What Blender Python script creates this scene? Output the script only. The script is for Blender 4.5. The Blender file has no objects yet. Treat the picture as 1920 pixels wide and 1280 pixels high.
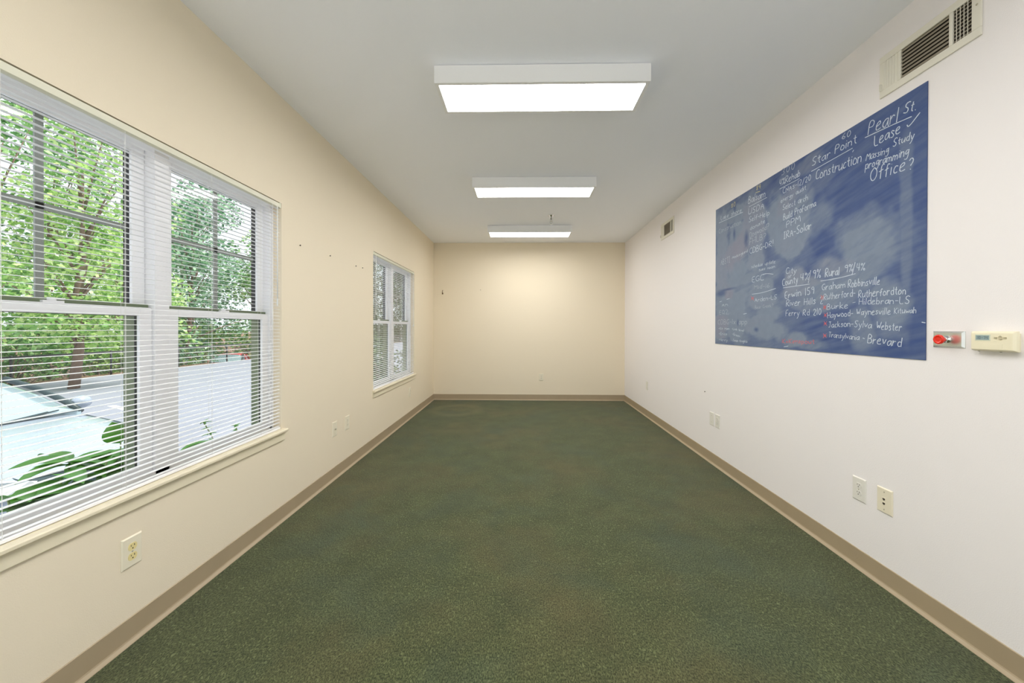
import bpy, bmesh, math, random
import numpy as np
from mathutils import Vector, Matrix
PI = math.pi
rnd = random.Random(7)
scene = bpy.context.scene
C = scene.collection

# ------------------------------------------------------------------ camera, sky, exposure
cam_data = bpy.data.cameras.new('camera')
cam = bpy.data.objects.new('camera', cam_data)
C.objects.link(cam)
cam_data.sensor_width = 36.0
cam_data.lens = 13.125
cam_data.shift_x = -0.003486
cam_data.shift_y = -0.011070
cam_data.clip_start = 0.02
cam_data.clip_end = 400
YAW, PITCH, ROLL = 0.019308, 0.005159, 0.002310
fw = Vector((-math.sin(YAW), math.cos(YAW), 0)); rt = Vector((math.cos(YAW), math.sin(YAW), 0)); up = Vector((0, 0, 1))
f2 = fw*math.cos(PITCH) - up*math.sin(PITCH); u2 = up*math.cos(PITCH) + fw*math.sin(PITCH)
r3 = rt*math.cos(ROLL) + u2*math.sin(ROLL); u3 = -rt*math.sin(ROLL) + u2*math.cos(ROLL)
M = Matrix((( r3.x, u3.x, -f2.x, 0), (r3.y, u3.y, -f2.y, 0), (r3.z, u3.z, -f2.z, 1.25425), (0, 0, 0, 1)))
cam.matrix_world = M
scene.camera = cam

world = bpy.data.worlds.new('overcast_sky'); scene.world = world
world.use_nodes = True
bg = world.node_tree.nodes['Background']
bg.inputs['Color'].default_value = (0.86, 0.93, 1.0, 1)
bg.inputs['Strength'].default_value = 1.5

sun_d = bpy.data.lights.new('sun', 'SUN'); sun_d.energy = 5.5; sun_d.angle = math.radians(12)
sun_d.color = (1.0, 0.96, 0.88)
sun = bpy.data.objects.new('sun', sun_d); C.objects.link(sun)
sun.rotation_euler = (math.radians(-8), math.radians(30), 0)   # high sun from behind the building
sun.location = (6, -8, 20)

LAMP = 20.0            # radiance of the lit ceiling diffusers
scene.view_settings.view_transform = 'Standard'
scene.view_settings.look = 'None'
scene.view_settings.gamma = 1.0
scene.view_settings.use_curve_mapping = False
scene.view_settings.exposure = 0.15
scene.cycles.max_bounces = 10
scene.cycles.diffuse_bounces = 7
scene.cycles.transparent_max_bounces = 24
scene.cycles.sample_clamp_indirect = 8.0

# ------------------------------------------------------------------ helpers
def srgb(r, g, b):
    def f(c):
        c /= 255.0
        return c/12.92 if c <= 0.04045 else ((c+0.055)/1.055)**2.4
    return (f(r), f(g), f(b), 1.0)

def mat(name, col, rough=0.6, metal=0.0, spec=0.5, noise=0.0, nscale=30.0, bump=0.0, bscale=200.0, coat=0.0):
    m = bpy.data.materials.new(name); m.use_nodes = True
    nt = m.node_tree; b = nt.nodes['Principled BSDF']
    b.inputs['Base Color'].default_value = col
    b.inputs['Roughness'].default_value = rough
    b.inputs['Metallic'].default_value = metal
    b.inputs['Specular IOR Level'].default_value = spec
    b.inputs['Coat Weight'].default_value = coat
    tc = nt.nodes.new('ShaderNodeTexCoord')
    if noise:
        n = nt.nodes.new('ShaderNodeTexNoise'); n.inputs['Scale'].default_value = nscale; n.inputs['Detail'].default_value = 4
        nt.links.new(tc.outputs['Object'], n.inputs['Vector'])
        mx = nt.nodes.new('ShaderNodeMix'); mx.data_type = 'RGBA'
        mx.inputs['A'].default_value = tuple(c*(1-noise) for c in col[:3]) + (1,)
        mx.inputs['B'].default_value = tuple(min(1, c*(1+noise)) for c in col[:3]) + (1,)
        nt.links.new(n.outputs['Fac'], mx.inputs['Factor']); nt.links.new(mx.outputs['Result'], b.inputs['Base Color'])
    if bump:
        n2 = nt.nodes.new('ShaderNodeTexNoise'); n2.inputs['Scale'].default_value = bscale; n2.inputs['Detail'].default_value = 2
        nt.links.new(tc.outputs['Object'], n2.inputs['Vector'])
        bp = nt.nodes.new('ShaderNodeBump'); bp.inputs['Strength'].default_value = bump; bp.inputs['Distance'].default_value = 0.002
        nt.links.new(n2.outputs['Fac'], bp.inputs['Height']); nt.links.new(bp.outputs['Normal'], b.inputs['Normal'])
    return m

class MB:
    """collects boxes, lathes, tubes and polygons, then links them as ONE mesh object"""
    def __init__(s): s.v = []; s.f = []; s.sm = []
    def add(s, vs, fs, smooth=False):
        o = len(s.v); s.v += [tuple(v) for v in vs]
        for f in fs: s.f.append(tuple(i+o for i in f)); s.sm.append(smooth)
    def box(s, x0, x1, y0, y1, z0, z1):
        x0, x1 = sorted((x0, x1)); y0, y1 = sorted((y0, y1)); z0, z1 = sorted((z0, z1))
        s.add([(x0,y0,z0),(x1,y0,z0),(x1,y1,z0),(x0,y1,z0),(x0,y0,z1),(x1,y0,z1),(x1,y1,z1),(x0,y1,z1)],
              [(3,2,1,0),(4,5,6,7),(0,1,5,4),(1,2,6,5),(2,3,7,6),(3,0,4,7)])
    def frustum(s, c, a, b, h, i, axis=0, sign=1):
        """plate at c lying against a plane, half sizes a,b, height h along axis*sign, top inset i"""
        vs = []
        for (k, ins) in ((0, 0), (1, i)):
            for (p, q) in ((-1,-1),(1,-1),(1,1),(-1,1)):
                d = [0,0,0]; d[axis] = sign*h*k
                o = [j for j in range(3) if j != axis]
                d[o[0]] = p*(a-ins); d[o[1]] = q*(b-ins)
                vs.append((c[0]+d[0], c[1]+d[1], c[2]+d[2]))
        s.add(vs, [(0,1,2,3),(4,5,6,7),(0,1,5,4),(1,2,6,5),(2,3,7,6),(3,0,4,7)])
    def prism(s, prof, a0, a1, axis='y', smooth=False):
        """profile of (p,q) swept along axis; for y: (x,z), for x: (y,z), for z: (x,y)"""
        n = len(prof); vs = []
        for a in (a0, a1):
            for p, q in prof:
                vs.append({'y': (p, a, q), 'x': (a, p, q), 'z': (p, q, a)}[axis])
        s.add(vs, [(i, (i+1) % n, n+(i+1) % n, n+i) for i in range(n)], smooth)
        s.add([vs[i] for i in range(n)], [tuple(range(n-1, -1, -1))])
        s.add([vs[n+i] for i in range(n)], [tuple(range(n))])
    def lathe(s, c, prof, axis=(0,0,1), seg=24):
        """profile of (radius, distance along axis)"""
        ax = Vector(axis).normalized(); t = ax.orthogonal().normalized(); b = ax.cross(t); c = Vector(c)
        vs = []
        for r, d in prof:
            for k in range(seg):
                a = 2*PI*k/seg; vs.append(c + ax*d + (t*math.cos(a)+b*math.sin(a))*max(r, 1e-5))
        fs = []
        for i in range(len(prof)-1):
            for k in range(seg):
                fs.append((i*seg+k, i*seg+(k+1) % seg, (i+1)*seg+(k+1) % seg, (i+1)*seg+k))
        s.add(vs, fs, True)
        n = len(prof)-1
        s.add([vs[k] for k in range(seg)], [tuple(range(seg))]); s.add([vs[n*seg+k] for k in range(seg)], [tuple(range(seg))])
    def tube(s, pts, r, seg=6):
        pts = [Vector(p) for p in pts]; n = len(pts); vs = []
        rr = r if isinstance(r, (list, tuple)) else [r]*n
        for i, p in enumerate(pts):
            d = (pts[min(i+1, n-1)] - pts[max(i-1, 0)]).normalized()
            ref = Vector((0,0,1)) if abs(d.z) < 0.9 else Vector((1,0,0))
            t = d.cross(ref).normalized(); b = d.cross(t)
            for k in range(seg):
                a = 2*PI*k/seg; vs.append(p + (t*math.cos(a)+b*math.sin(a))*rr[i])
        fs = [(i*seg+k, i*seg+(k+1) % seg, (i+1)*seg+(k+1) % seg, (i+1)*seg+k) for i in range(n-1) for k in range(seg)]
        fs += [tuple(range(seg)), tuple((n-1)*seg+k for k in range(seg))]
        s.add(vs, fs, seg > 4)
    def build(s, name, m, parent=None, bevel=0.0, local=False):
        me = bpy.data.meshes.new(name)
        off = Vector((0,0,0))
        if parent is not None and not local: off = world_loc(parent)
        me.from_pydata([(v[0]-off.x, v[1]-off.y, v[2]-off.z) for v in s.v], [], s.f)
        me.polygons.foreach_set('use_smooth', s.sm)
        bm = bmesh.new(); bm.from_mesh(me); bmesh.ops.recalc_face_normals(bm, faces=bm.faces); bm.to_mesh(me); bm.free()
        me.materials.append(m)
        o = bpy.data.objects.new(name, me); C.objects.link(o)
        if parent is not None: o.parent = parent
        if bevel:
            md = o.modifiers.new('bevel', 'BEVEL'); md.width = bevel; md.segments = 2; md.limit_method = 'ANGLE'
        return o

def world_loc(o):
    l = Vector((0,0,0))
    while o is not None: l += o.location; o = o.parent
    return l

def tag(o, label=None, cat=None, group=None, kind=None):
    if label: o['label'] = label
    if cat: o['category'] = cat
    if group: o['group'] = group
    if kind: o['kind'] = kind
    return o

def empty(name, loc, label=None, cat=None, group=None, kind=None):
    o = bpy.data.objects.new(name, None); C.objects.link(o); o.location = loc
    o.empty_display_size = 0.1
    return tag(o, label, cat, group, kind)

def copy_tree(o, loc=None, rz=None):
    c = o.copy(); C.objects.link(c)
    if loc is not None: c.location = loc
    if rz is not None: c.rotation_euler = (0, 0, rz)
    for ch in list(o.children):
        d = ch.copy(); C.objects.link(d); d.parent = c
        for g in list(ch.children):
            e = g.copy(); C.objects.link(e); e.parent = d
    return c

# ------------------------------------------------------------------ measured room (metres)
XL, XR, YB, YF, H = -1.5626, 1.7686, 6.511, -1.3, 2.743
WO = -1.70                                   # outer face of the window wall
WIN = [(0.910, 2.390), (3.872, 5.352)]       # window openings along y
WZ0, WZ1 = 0.585, 2.058

# ------------------------------------------------------------------ materials
def wall_paint(name, col, scuff):
    m = mat(name, col, rough=0.75, spec=0.25, bump=0.25, bscale=260)
    nt = m.node_tree; b = nt.nodes['Principled BSDF']
    tc = nt.nodes.new('ShaderNodeTexCoord')
    mp = nt.nodes.new('ShaderNodeMapping'); mp.inputs['Scale'].default_value = (1.0, 1.3, 5.0); mp.inputs['Rotation'].default_value = (0.35, 0, 0)
    n = nt.nodes.new('ShaderNodeTexNoise'); n.inputs['Scale'].default_value = 2.6; n.inputs['Detail'].default_value = 6; n.inputs['Roughness'].default_value = 0.7
    r = nt.nodes.new('ShaderNodeValToRGB')
    r.color_ramp.elements[0].position = 0.69; r.color_ramp.elements[0].color = (0,0,0,1)
    r.color_ramp.elements[1].position = 0.76; r.color_ramp.elements[1].color = (1,1,1,1)
    mul = nt.nodes.new('ShaderNodeMath'); mul.operation = 'MULTIPLY'; mul.inputs[1].default_value = scuff
    mx = nt.nodes.new('ShaderNodeMix'); mx.data_type = 'RGBA'
    mx.inputs['A'].default_value = col; mx.inputs['B'].default_value = tuple(c*0.6 for c in col[:3])+(1,)
    nt.links.new(tc.outputs['Object'], mp.inputs['Vector']); nt.links.new(mp.outputs['Vector'], n.inputs['Vector'])
    nt.links.new(n.outputs['Fac'], r.inputs['Fac']); nt.links.new(r.outputs['Color'], mul.inputs[0])
    nt.links.new(mul.outputs[0], mx.inputs['Factor']); nt.links.new(mx.outputs['Result'], b.inputs['Base Color'])
    return m
M_wall_beige = wall_paint('beige_wall_paint', srgb(238, 226, 203), 0.10)
M_wall_daylit = wall_paint('daylit_wall_paint', srgb(243, 239, 239), 0.12)  # wall paint made whiter: daylight from the windows put into the colour
M_ceil = mat('ceiling_paint', srgb(247, 249, 255), rough=0.9, spec=0.1, bump=0.15, bscale=150)
M_base = mat('taupe_vinyl_base', srgb(172, 155, 128), rough=0.45, noise=0.05, nscale=8)
M_sill = mat('cream_sill_paint', srgb(236, 226, 200), rough=0.45)
M_vinyl = mat('white_window_vinyl', srgb(244, 244, 246), rough=0.35)
M_olive = mat('olive_exterior_frame', srgb(120, 132, 104), rough=0.6)
M_seal_shade = mat('black_rubber_and_shade', srgb(22, 20, 20), rough=0.6)
M_grille = mat('shaded_grille_bar', srgb(150, 155, 150), rough=0.5)  # white bars, their backlit shade put into the grey
M_slat = mat('white_aluminium_slat', srgb(247, 247, 248), rough=0.35)
M_head = mat('cream_headrail', srgb(226, 224, 204), rough=0.45)
M_cord = mat('white_cord', srgb(235, 235, 232), rough=0.7)
M_plate = mat('ivory_plastic', srgb(238, 230, 208), rough=0.35)
M_plate_white = mat('white_plastic', srgb(233, 230, 222), rough=0.35)
M_ivory = mat('yellow_ivory_receptacle', srgb(236, 220, 160), rough=0.35)
M_slot = mat('dark_slot', srgb(60, 50, 36), rough=0.8)
M_screw = mat('screw_metal', srgb(190, 182, 160), rough=0.35, metal=0.6)
M_housing = mat('white_lamp_housing', srgb(240, 240, 240), rough=0.5)
M_regist = mat('cream_register_metal', srgb(232, 228, 214), rough=0.4)
M_louvre = mat('shaded_louvre_metal', srgb(160, 150, 132), rough=0.5)  # taupe carries the shade of a duct recess that is not cut
M_duct = mat('dark_duct', srgb(40, 34, 26), rough=0.9)
M_steel = mat('polished_steel', srgb(226, 226, 220), rough=0.27, metal=0.85)
M_red = mat('red_knob_plastic', srgb(232, 38, 12), rough=0.22, coat=0.4)
M_black = mat('black_plastic', srgb(30, 28, 26), rough=0.5)
M_thermo = mat('cream_thermostat_plastic', srgb(242, 234, 206), rough=0.4)
M_lcd = mat('grey_green_lcd', srgb(150, 170, 172), rough=0.2)
M_lcd_bezel = mat('pale_lcd_bezel', srgb(212, 216, 196), rough=0.3)
M_digit = mat('lcd_digit', srgb(72, 88, 92), rough=0.4)
M_button = mat('taupe_button', srgb(186, 176, 146), rough=0.5)
M_chrome = mat('chrome', srgb(215, 215, 215), rough=0.12, metal=1.0)
M_brown = mat('brown_hook_metal', srgb(110, 84, 46), rough=0.4, metal=0.4)

def emissive(name, col, strength):
    m = bpy.data.materials.new(name); m.use_nodes = True; nt = m.node_tree
    nt.nodes.clear(); e = nt.nodes.new('ShaderNodeEmission'); e.inputs['Color'].default_value = col; e.inputs['Strength'].default_value = strength
    o = nt.nodes.new('ShaderNodeOutputMaterial'); nt.links.new(e.outputs[0], o.inputs[0])
    return m
M_lit = emissive('lit_diffuser', (1.0, 0.985, 0.96, 1), LAMP)

def glass_mat():
    m = bpy.data.materials.new('window_glass'); m.use_nodes = True; nt = m.node_tree; nt.nodes.clear()
    t = nt.nodes.new('ShaderNodeBsdfTransparent'); t.inputs['Color'].default_value = (0.95, 0.955, 0.95, 1)
    g = nt.nodes.new('ShaderNodeBsdfGlossy'); g.inputs['Roughness'].default_value = 0.02
    lw = nt.nodes.new('ShaderNodeLayerWeight'); lw.inputs['Blend'].default_value = 0.5
    pw = nt.nodes.new('ShaderNodeMath'); pw.operation = 'POWER'; pw.inputs[1].default_value = 5.0
    fr = nt.nodes.new('ShaderNodeMath'); fr.operation = 'MULTIPLY_ADD'; fr.inputs[1].default_value = 0.9; fr.inputs[2].default_value = 0.035
    nt.links.new(lw.outputs['Facing'], pw.inputs[0]); nt.links.new(pw.outputs[0], fr.inputs[0])
    mx = nt.nodes.new('ShaderNodeMixShader'); o = nt.nodes.new('ShaderNodeOutputMaterial')
    nt.links.new(fr.outputs[0], mx.inputs[0]); nt.links.new(t.outputs[0], mx.inputs[1]); nt.links.new(g.outputs[0], mx.inputs[2])
    nt.links.new(mx.outputs[0], o.inputs[0])
    return m
M_glass = glass_mat()

def carpet_mat():
    m = bpy.data.materials.new('green_carpet'); m.use_nodes = True; nt = m.node_tree; b = nt.nodes['Principled BSDF']
    b.inputs['Roughness'].default_value = 0.95; b.inputs['Specular IOR Level'].default_value = 0.1
    b.inputs['Sheen Weight'].default_value = 0.15
    tc = nt.nodes.new('ShaderNodeTexCoord')
    def noise(scale, detail, rough=0.5, dist=0.0):
        n = nt.nodes.new('ShaderNodeTexNoise'); n.inputs['Scale'].default_value = scale; n.inputs['Detail'].default_value = detail
        n.inputs['Roughness'].default_value = rough; n.inputs['Distortion'].default_value = dist
        nt.links.new(tc.outputs['Object'], n.inputs['Vector']); return n
    def mixc(f, a, c):
        x = nt.nodes.new('ShaderNodeMix'); x.data_type = 'RGBA'
        for k, v in (('A', a), ('B', c)):
            if isinstance(v, tuple): x.inputs[k].default_value = v
            else: nt.links.new(v, x.inputs[k])
        nt.links.new(f, x.inputs['Factor']); return x.outputs['Result']
    def ramp(src, p0, p1):
        r = nt.nodes.new('ShaderNodeMapRange'); r.inputs['From Min'].default_value = p0; r.inputs['From Max'].default_value = p1
        nt.links.new(src, r.inputs['Value']); return r.outputs['Result']
    mpf = nt.nodes.new('ShaderNodeMapping'); mpf.inputs['Scale'].default_value = (1.0, 0.55, 1.0)
    nt.links.new(tc.outputs['Object'], mpf.inputs['Vector'])
    fine = noise(210, 3, 0.75); speck = noise(120, 2, 0.7, 0.6); big = noise(0.85, 5, 0.6); big2 = noise(1.5, 4, 0.6, 0.4); mid = noise(5, 4, 0.6)
    for n in (fine, speck): nt.links.new(mpf.outputs['Vector'], n.inputs['Vector'])
    c1 = mixc(ramp(fine.outputs['Fac'], 0.40, 0.62), srgb(47, 54, 31), srgb(102, 110, 72))
    c2 = mixc(ramp(speck.outputs['Fac'], 0.56, 0.68), c1, srgb(122, 128, 88))
    worn = mixc(ramp(fine.outputs['Fac'], 0.38, 0.64), srgb(66, 60, 34), srgb(126, 120, 82))
    c3a = mixc(ramp(big.outputs['Fac'], 0.46, 0.72), c2, worn)
    cool = mixc(ramp(fine.outputs['Fac'], 0.38, 0.64), srgb(42, 52, 36), srgb(104, 116, 88))
    c3 = mixc(ramp(big2.outputs['Fac'], 0.50, 0.72), c3a, cool)
    # an old round stain ring in the far left corner
    vs = nt.nodes.new('ShaderNodeVectorMath'); vs.operation = 'DISTANCE'; vs.inputs[1].default_value = (-1.02, 5.70, 0.0)
    nt.links.new(tc.outputs['Object'], vs.inputs[0])
    rg = nt.nodes.new('ShaderNodeValToRGB'); els = rg.color_ramp.elements
    els[0].position = 0.0; els[0].color = (0.25, 0.25, 0.25, 1); els[1].position = 1.0; els[1].color = (0, 0, 0, 1)
    for p_, v_ in ((0.22, 0.2), (0.30, 0.85), (0.36, 0.85), (0.48, 0.0)): e_ = els.new(p_); e_.color = (v_, v_, v_, 1)
    nt.links.new(vs.outputs['Value'], rg.inputs['Fac'])
    sm = nt.nodes.new('ShaderNodeMath'); sm.operation = 'MULTIPLY'; sm.inputs[1].default_value = 0.28; nt.links.new(rg.outputs['Color'], sm.inputs[0])
    c3 = mixc(sm.outputs[0], c3, srgb(140, 134, 96))
    dk = mixc(ramp(mid.outputs['Fac'], 0.25, 0.8), srgb(216, 216, 216), srgb(255, 255, 255))
    x = nt.nodes.new('ShaderNodeMix'); x.data_type = 'RGBA'; x.blend_type = 'MULTIPLY'; x.inputs['Factor'].default_value = 1
    nt.links.new(c3, x.inputs['A']); nt.links.new(dk, x.inputs['B'])
    nt.links.new(x.outputs['Result'], b.inputs['Base Color'])
    bp = nt.nodes.new('ShaderNodeBump'); bp.inputs['Strength'].default_value = 0.7; bp.inputs['Distance'].default_value = 0.004
    nt.links.new(fine.outputs['Fac'], bp.inputs['Height']); nt.links.new(bp.outputs['Normal'], b.inputs['Normal'])
    return m
M_carpet = carpet_mat()

# ------------------------------------------------------------------ room shell
def struct(name, mb, m, **k):
    o = mb.build(name, m, **k); o['kind'] = 'structure'; return o
b = MB(); b.box(WO, XR+0.12, YF-0.12, YB+0.12, -0.12, 0); struct('floor', b, M_carpet)
b = MB(); b.box(WO, XR+0.12, YF-0.12, YB+0.12, H, H+0.25); struct('ceiling', b, M_ceil)
b = MB(); b.box(XR, XR+0.12, YF, YB, 0, H); struct('wall_right', b, M_wall_daylit)
b = MB(); b.box(XL-0.1, XR+0.12, YB, YB+0.12, 0, H); struct('wall_back', b, M_wall_beige)
b = MB(); FX0, FX1, FZ0, FZ1 = -1.46, 1.66, 0.08, 2.62      # unseen window added behind the camera to brighten the ceiling
b.box(XL-0.1, FX0, YF-0.12, YF, 0, H); b.box(FX1, XR+0.12, YF-0.12, YF, 0, H); b.box(FX0, FX1, YF-0.12, YF, 0, FZ0); b.box(FX0, FX1, YF-0.12, YF, FZ1, H)
struct('wall_front', b, M_wall_daylit)
w3 = empty('window_3', ((FX0+FX1)/2, YF-0.06, FZ0), kind='structure')
b = MB()
for q in (FX0, (FX0+FX1)/2-0.03, FX1-0.06): b.box(q, q+0.06, YF-0.10, YF-0.02, FZ0, FZ1)
b.box(FX0, FX1, YF-0.10, YF-0.02, FZ0, FZ0+0.06); b.box(FX0, FX1, YF-0.10, YF-0.02, FZ1-0.06, FZ1); b.build('window_frame', M_vinyl, w3)
b = MB(); b.box(FX0+0.06, FX1-0.06, YF-0.062, YF-0.058, FZ0+0.06, FZ1-0.06); b.build('pane', M_glass, w3)
# window wall with two real openings
b = MB()
ys = [YF, WIN[0][0], WIN[0][1], WIN[1][0], WIN[1][1], YB]
def quad_panel(y0, y1, z0, z1): b.box(WO, XL, y0, y1, z0, z1)
for i in range(0, 5, 2): quad_panel(ys[i], ys[i+1], 0, H)
for y0, y1 in WIN: quad_panel(y0, y1, 0, WZ0-0.002); quad_panel(y0, y1, WZ1, H)
struct('wall_left', b, M_wall_beige)
# vinyl cove base: 100 mm tall with a rounded toe
def cove(sgn, x):
    return [(x, 0.0), (x+sgn*0.0185, 0.0), (x+sgn*0.0175, 0.0025), (x+sgn*0.0062, 0.0115), (x+sgn*0.004, 0.017), (x+sgn*0.004, 0.098), (x+sgn*0.002, 0.1), (x, 0.1)]
b = MB(); b.prism(cove(1, XL), YF, YB, 'y'); struct('baseboard_left', b, M_base)
b = MB(); b.prism(cove(-1, XR), YF, YB, 'y'); struct('baseboard_right', b, M_base)
b = MB(); b.prism(cove(-1, YB), XL, XR, 'x'); struct('baseboard_back', b, M_base)

# ------------------------------------------------------------------ windows
def make_window(n, y0, y1):
    c = (y0+y1)/2
    w = empty('window_%d' % n, (XL, c, WZ0), kind='structure')
    f = MB()                                   # outer frame and centre mullion
    xi, xo = -1.622, WO+0.004
    f.box(xo, xi, y0, y0+0.026, 0.60, WZ1); f.box(xo, xi, y1-0.026, y1, 0.60, WZ1)
    f.box(xo, xi, y0, y1, 2.036, WZ1); f.box(xo, xi, y0, y1, 0.586, 0.622)
    f.box(xo, xi, c-0.034, c+0.034, 0.60, 2.04)
    f.box(xi, xi+0.006, y0, y0+0.014, 0.60, WZ1); f.box(xi, xi+0.006, y1-0.014, y1, 0.60, WZ1)
    f.build('window_frame', M_vinyl, w, bevel=0.002)
    for s in (-1, 1):
        g0, g1 = (c+0.09, c+0.66) if s > 0 else (c-0.66, c-0.09)
        a0, a1 = (c+0.036, c+0.714) if s > 0 else (c-0.714, c-0.036)
        # lower sash, nearer the room
        def sash(xf, xb, gz0, gz1, z0, z1, name):
            m_ = MB()
            xg = (xf+xb)/2
            m_.box(xg, xf, a0, g0, z0, z1); m_.box(xg, xf, g1, a1, z0, z1)
            m_.box(xg, xf, g0, g1, z0, gz0); m_.box(xg, xf, g0, g1, gz1, z1)
            so = m_.build(name, M_vinyl, w, bevel=0.0025)
            xe = WO-0.004; e = MB(); zt = gz1+0.05 if name == 'lower_sash' else z1; zb = z0 if name == 'lower_sash' else gz0-0.05
            xs = xg-0.0045
            e.box(xe, xs, a0, g0, zb, zt); e.box(xe, xs, g1, a1, zb, zt); e.box(xe if name == 'upper_sash' else xb, xs, g0, g1, gz1, zt); e.box(xe if name == 'lower_sash' else xb, xs, g0, g1, zb, gz0-(0.03 if name == 'lower_sash' else 0))
            e.build('exterior_cladding', M_olive if name == 'lower_sash' else M_seal_shade, so)  # upper cladding black instead of olive: shadow put into the colour
            gk = MB(); t = 0.002; xb = xg-0.007
            gk.box(xb-0.001, xg-0.004, g0-0.001, g0+t, gz0, gz1); gk.box(xb-0.001, xg-0.004, g1-t, g1+0.001, gz0, gz1)
            gk.box(xb-0.001, xg-0.004, g0, g1, gz1-t, gz1+0.001); gk.box(xb-0.001, xg-0.004, g0, g1, gz0-0.001, gz0+t)
            gk.build('gasket', M_seal_shade, so)
            p = MB(); p.box(xg-0.002, xg+0.002, g0, g1, gz0, gz1); p.build('pane', M_glass, so)
            return so
        lo = sash(-1.633, -1.660, 0.656, 1.304, 0.622, 1.340, 'lower_sash')
        us = sash(-1.665, -1.692, 1.356, 2.002, 1.318, 2.036, 'upper_sash')
        gr = MB(); ym = (g0+g1)/2
        gr.box(-1.697, -1.6905, ym-0.012, ym+0.012, 1.356, 2.002); gr.box(-1.697, -1.6905, g0, g1, 1.668, 1.692)
        gr.build('grille', M_grille, us)
        lk = MB(); yl = ym; lk.box(-1.662, -1.640, yl-0.03, yl+0.03, 1.340, 1.348); lk.lathe((-1.650, yl, 1.348), [(0.012, 0), (0.012, 0.008), (0.009, 0.011)], seg=12)
        lk.box(-1.653, -1.640, yl-0.004, yl+0.03, 1.352, 1.358)
        lk.build('sash_lock', M_vinyl, lo)
    # drywall-wrapped stool and apron
    st = MB(); st.prism([(-1.622, WZ0-0.001), (XL, WZ0-0.001), (XL, WZ0-0.006), (-1.536, WZ0-0.006), (-1.532, WZ0-0.002), (-1.532, WZ0+0.008), (-1.536, WZ0+0.0125), (-1.622, WZ0+0.0125)], y0+0.0005, y1-0.0005, 'y')
    for a, d in ((y0-0.022, y0+0.0005), (y1-0.0005, y1+0.022)):
        st.prism([(XL, WZ0-0.006), (-1.536, WZ0-0.006), (-1.532, WZ0-0.002), (-1.532, WZ0+0.008), (-1.536, WZ0+0.0125), (XL, WZ0+0.0125)], a, d, 'y')
    st.build('window_stool', M_sill, w)
    ap = MB(); ap.prism([(XL, 0.524), (-1.553, 0.524), (-1.551, 0.527), (-1.551, 0.575), (-1.549, 0.579), (XL, 0.579)], y0-0.016, y1+0.016, 'y')
    ap.build('apron', M_sill, w)
    return w
for i, (y0, y1) in enumerate(WIN): make_window(i+1, y0, y1)

# ------------------------------------------------------------------ mini blinds
def make_blind(y0, y1, label):
    r = empty('mini_blind', (-1.577, (y0+y1)/2, WZ1-0.004), label, 'window blind', 'horizontal mini blinds in the windows')
    a, d = y0+0.006, y1-0.006
    h = MB(); h.prism([(-1.5645, WZ1-0.005), (-1.5645, WZ1-0.030), (-1.568, WZ1-0.032), (-1.586, WZ1-0.032), (-1.5895, WZ1-0.030), (-1.5895, WZ1-0.005), (-1.588, WZ1-0.005), (-1.588, WZ1-0.028), (-1.566, WZ1-0.028), (-1.566, WZ1-0.005)], a, d, 'y')
    h.build('headrail', M_head, r)
    for q in (a-0.003, d-0.012):
        br = MB(); br.box(-1.591, -1.5635, q, q+0.015, WZ1-0.033, WZ1-0.0005); br.build('end_bracket', M_head, r)
    s = MB(); z = WZ0+0.034; zs = []
    while z < WZ1-0.036: zs.append(z); z += 0.0215
    tilt = 0.03
    for z in zs:
        n = 4; top = []; bot = []
        for k in range(n+1):
            q = -1 + 2*k/n
            x = -1.577 - q*0.0088; zz = z + 0.0014*(1-q*q) + q*0.0088*tilt
            top.append((x, zz)); bot.append((x, zz-0.0005))
        s.prism(top + bot[::-1], a+0.002, d-0.002, 'y')
    s.build('slats', M_slat, r)
    br = MB(); br.prism([(-1.566, WZ0+0.016), (-1.5665, WZ0+0.025), (-1.569, WZ0+0.0275), (-1.585, WZ0+0.0275), (-1.5875, WZ0+0.025), (-1.588, WZ0+0.016), (-1.585, WZ0+0.0145), (-1.569, WZ0+0.0145)], a+0.002, d-0.002, 'y')
    br.build('bottom_rail', M_slat, r)
    L = d-a
    for fr in (0.12, 0.36, 0.64, 0.88):
        cd = MB(); yy = a+L*fr
        for xx in (-1.5672, -1.5868): cd.tube([(xx, yy, WZ0+0.02), (xx, yy, WZ1-0.03)], 0.0006, 4)
        cd.tube([(-1.577, yy+0.006, WZ0+0.02), (-1.577, yy+0.006, WZ1-0.03)], 0.0007, 4)
        cd.build('ladder_cord', M_cord, r)
    wd = MB(); yy = d-0.045
    if y0 > 3: yy = a+0.05
    wd.tube([(-1.556, yy, WZ1-0.035), (-1.556, yy, WZ1-0.62)], 0.0032, 6)
    wd.lathe((-1.556, yy, WZ1-0.62), [(0.0045, 0), (0.005, -0.03), (0.003, -0.045)], seg=8)
    wd.tube([(-1.567, yy, WZ1-0.03), (-1.556, yy, WZ1-0.036)], 0.0015, 5)
    wd.build('tilt_wand', M_cord, r)
    lc = MB(); yy2 = d-0.09 if y0 < 3 else d-0.05
    lc.tube([(-1.559, yy2, WZ1-0.03), (-1.559, yy2, WZ1-0.75)], 0.001, 4); lc.tube([(-1.559, yy2+0.008, WZ1-0.03), (-1.559, yy2+0.004, WZ1-0.75)], 0.001, 4)
    lc.lathe((-1.559, yy2+0.002, WZ1-0.75), [(0.002, 0), (0.006, -0.02), (0.006, -0.03)], seg=8)
    lc.build('lift_cord', M_cord, r)
    return r
make_blind(WIN[0][0], WIN[0][1], 'white horizontal mini blind on the large near window, slats open')
make_blind(WIN[1][0], WIN[1][1], 'white horizontal mini blind on the small far window near the back corner')

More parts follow.
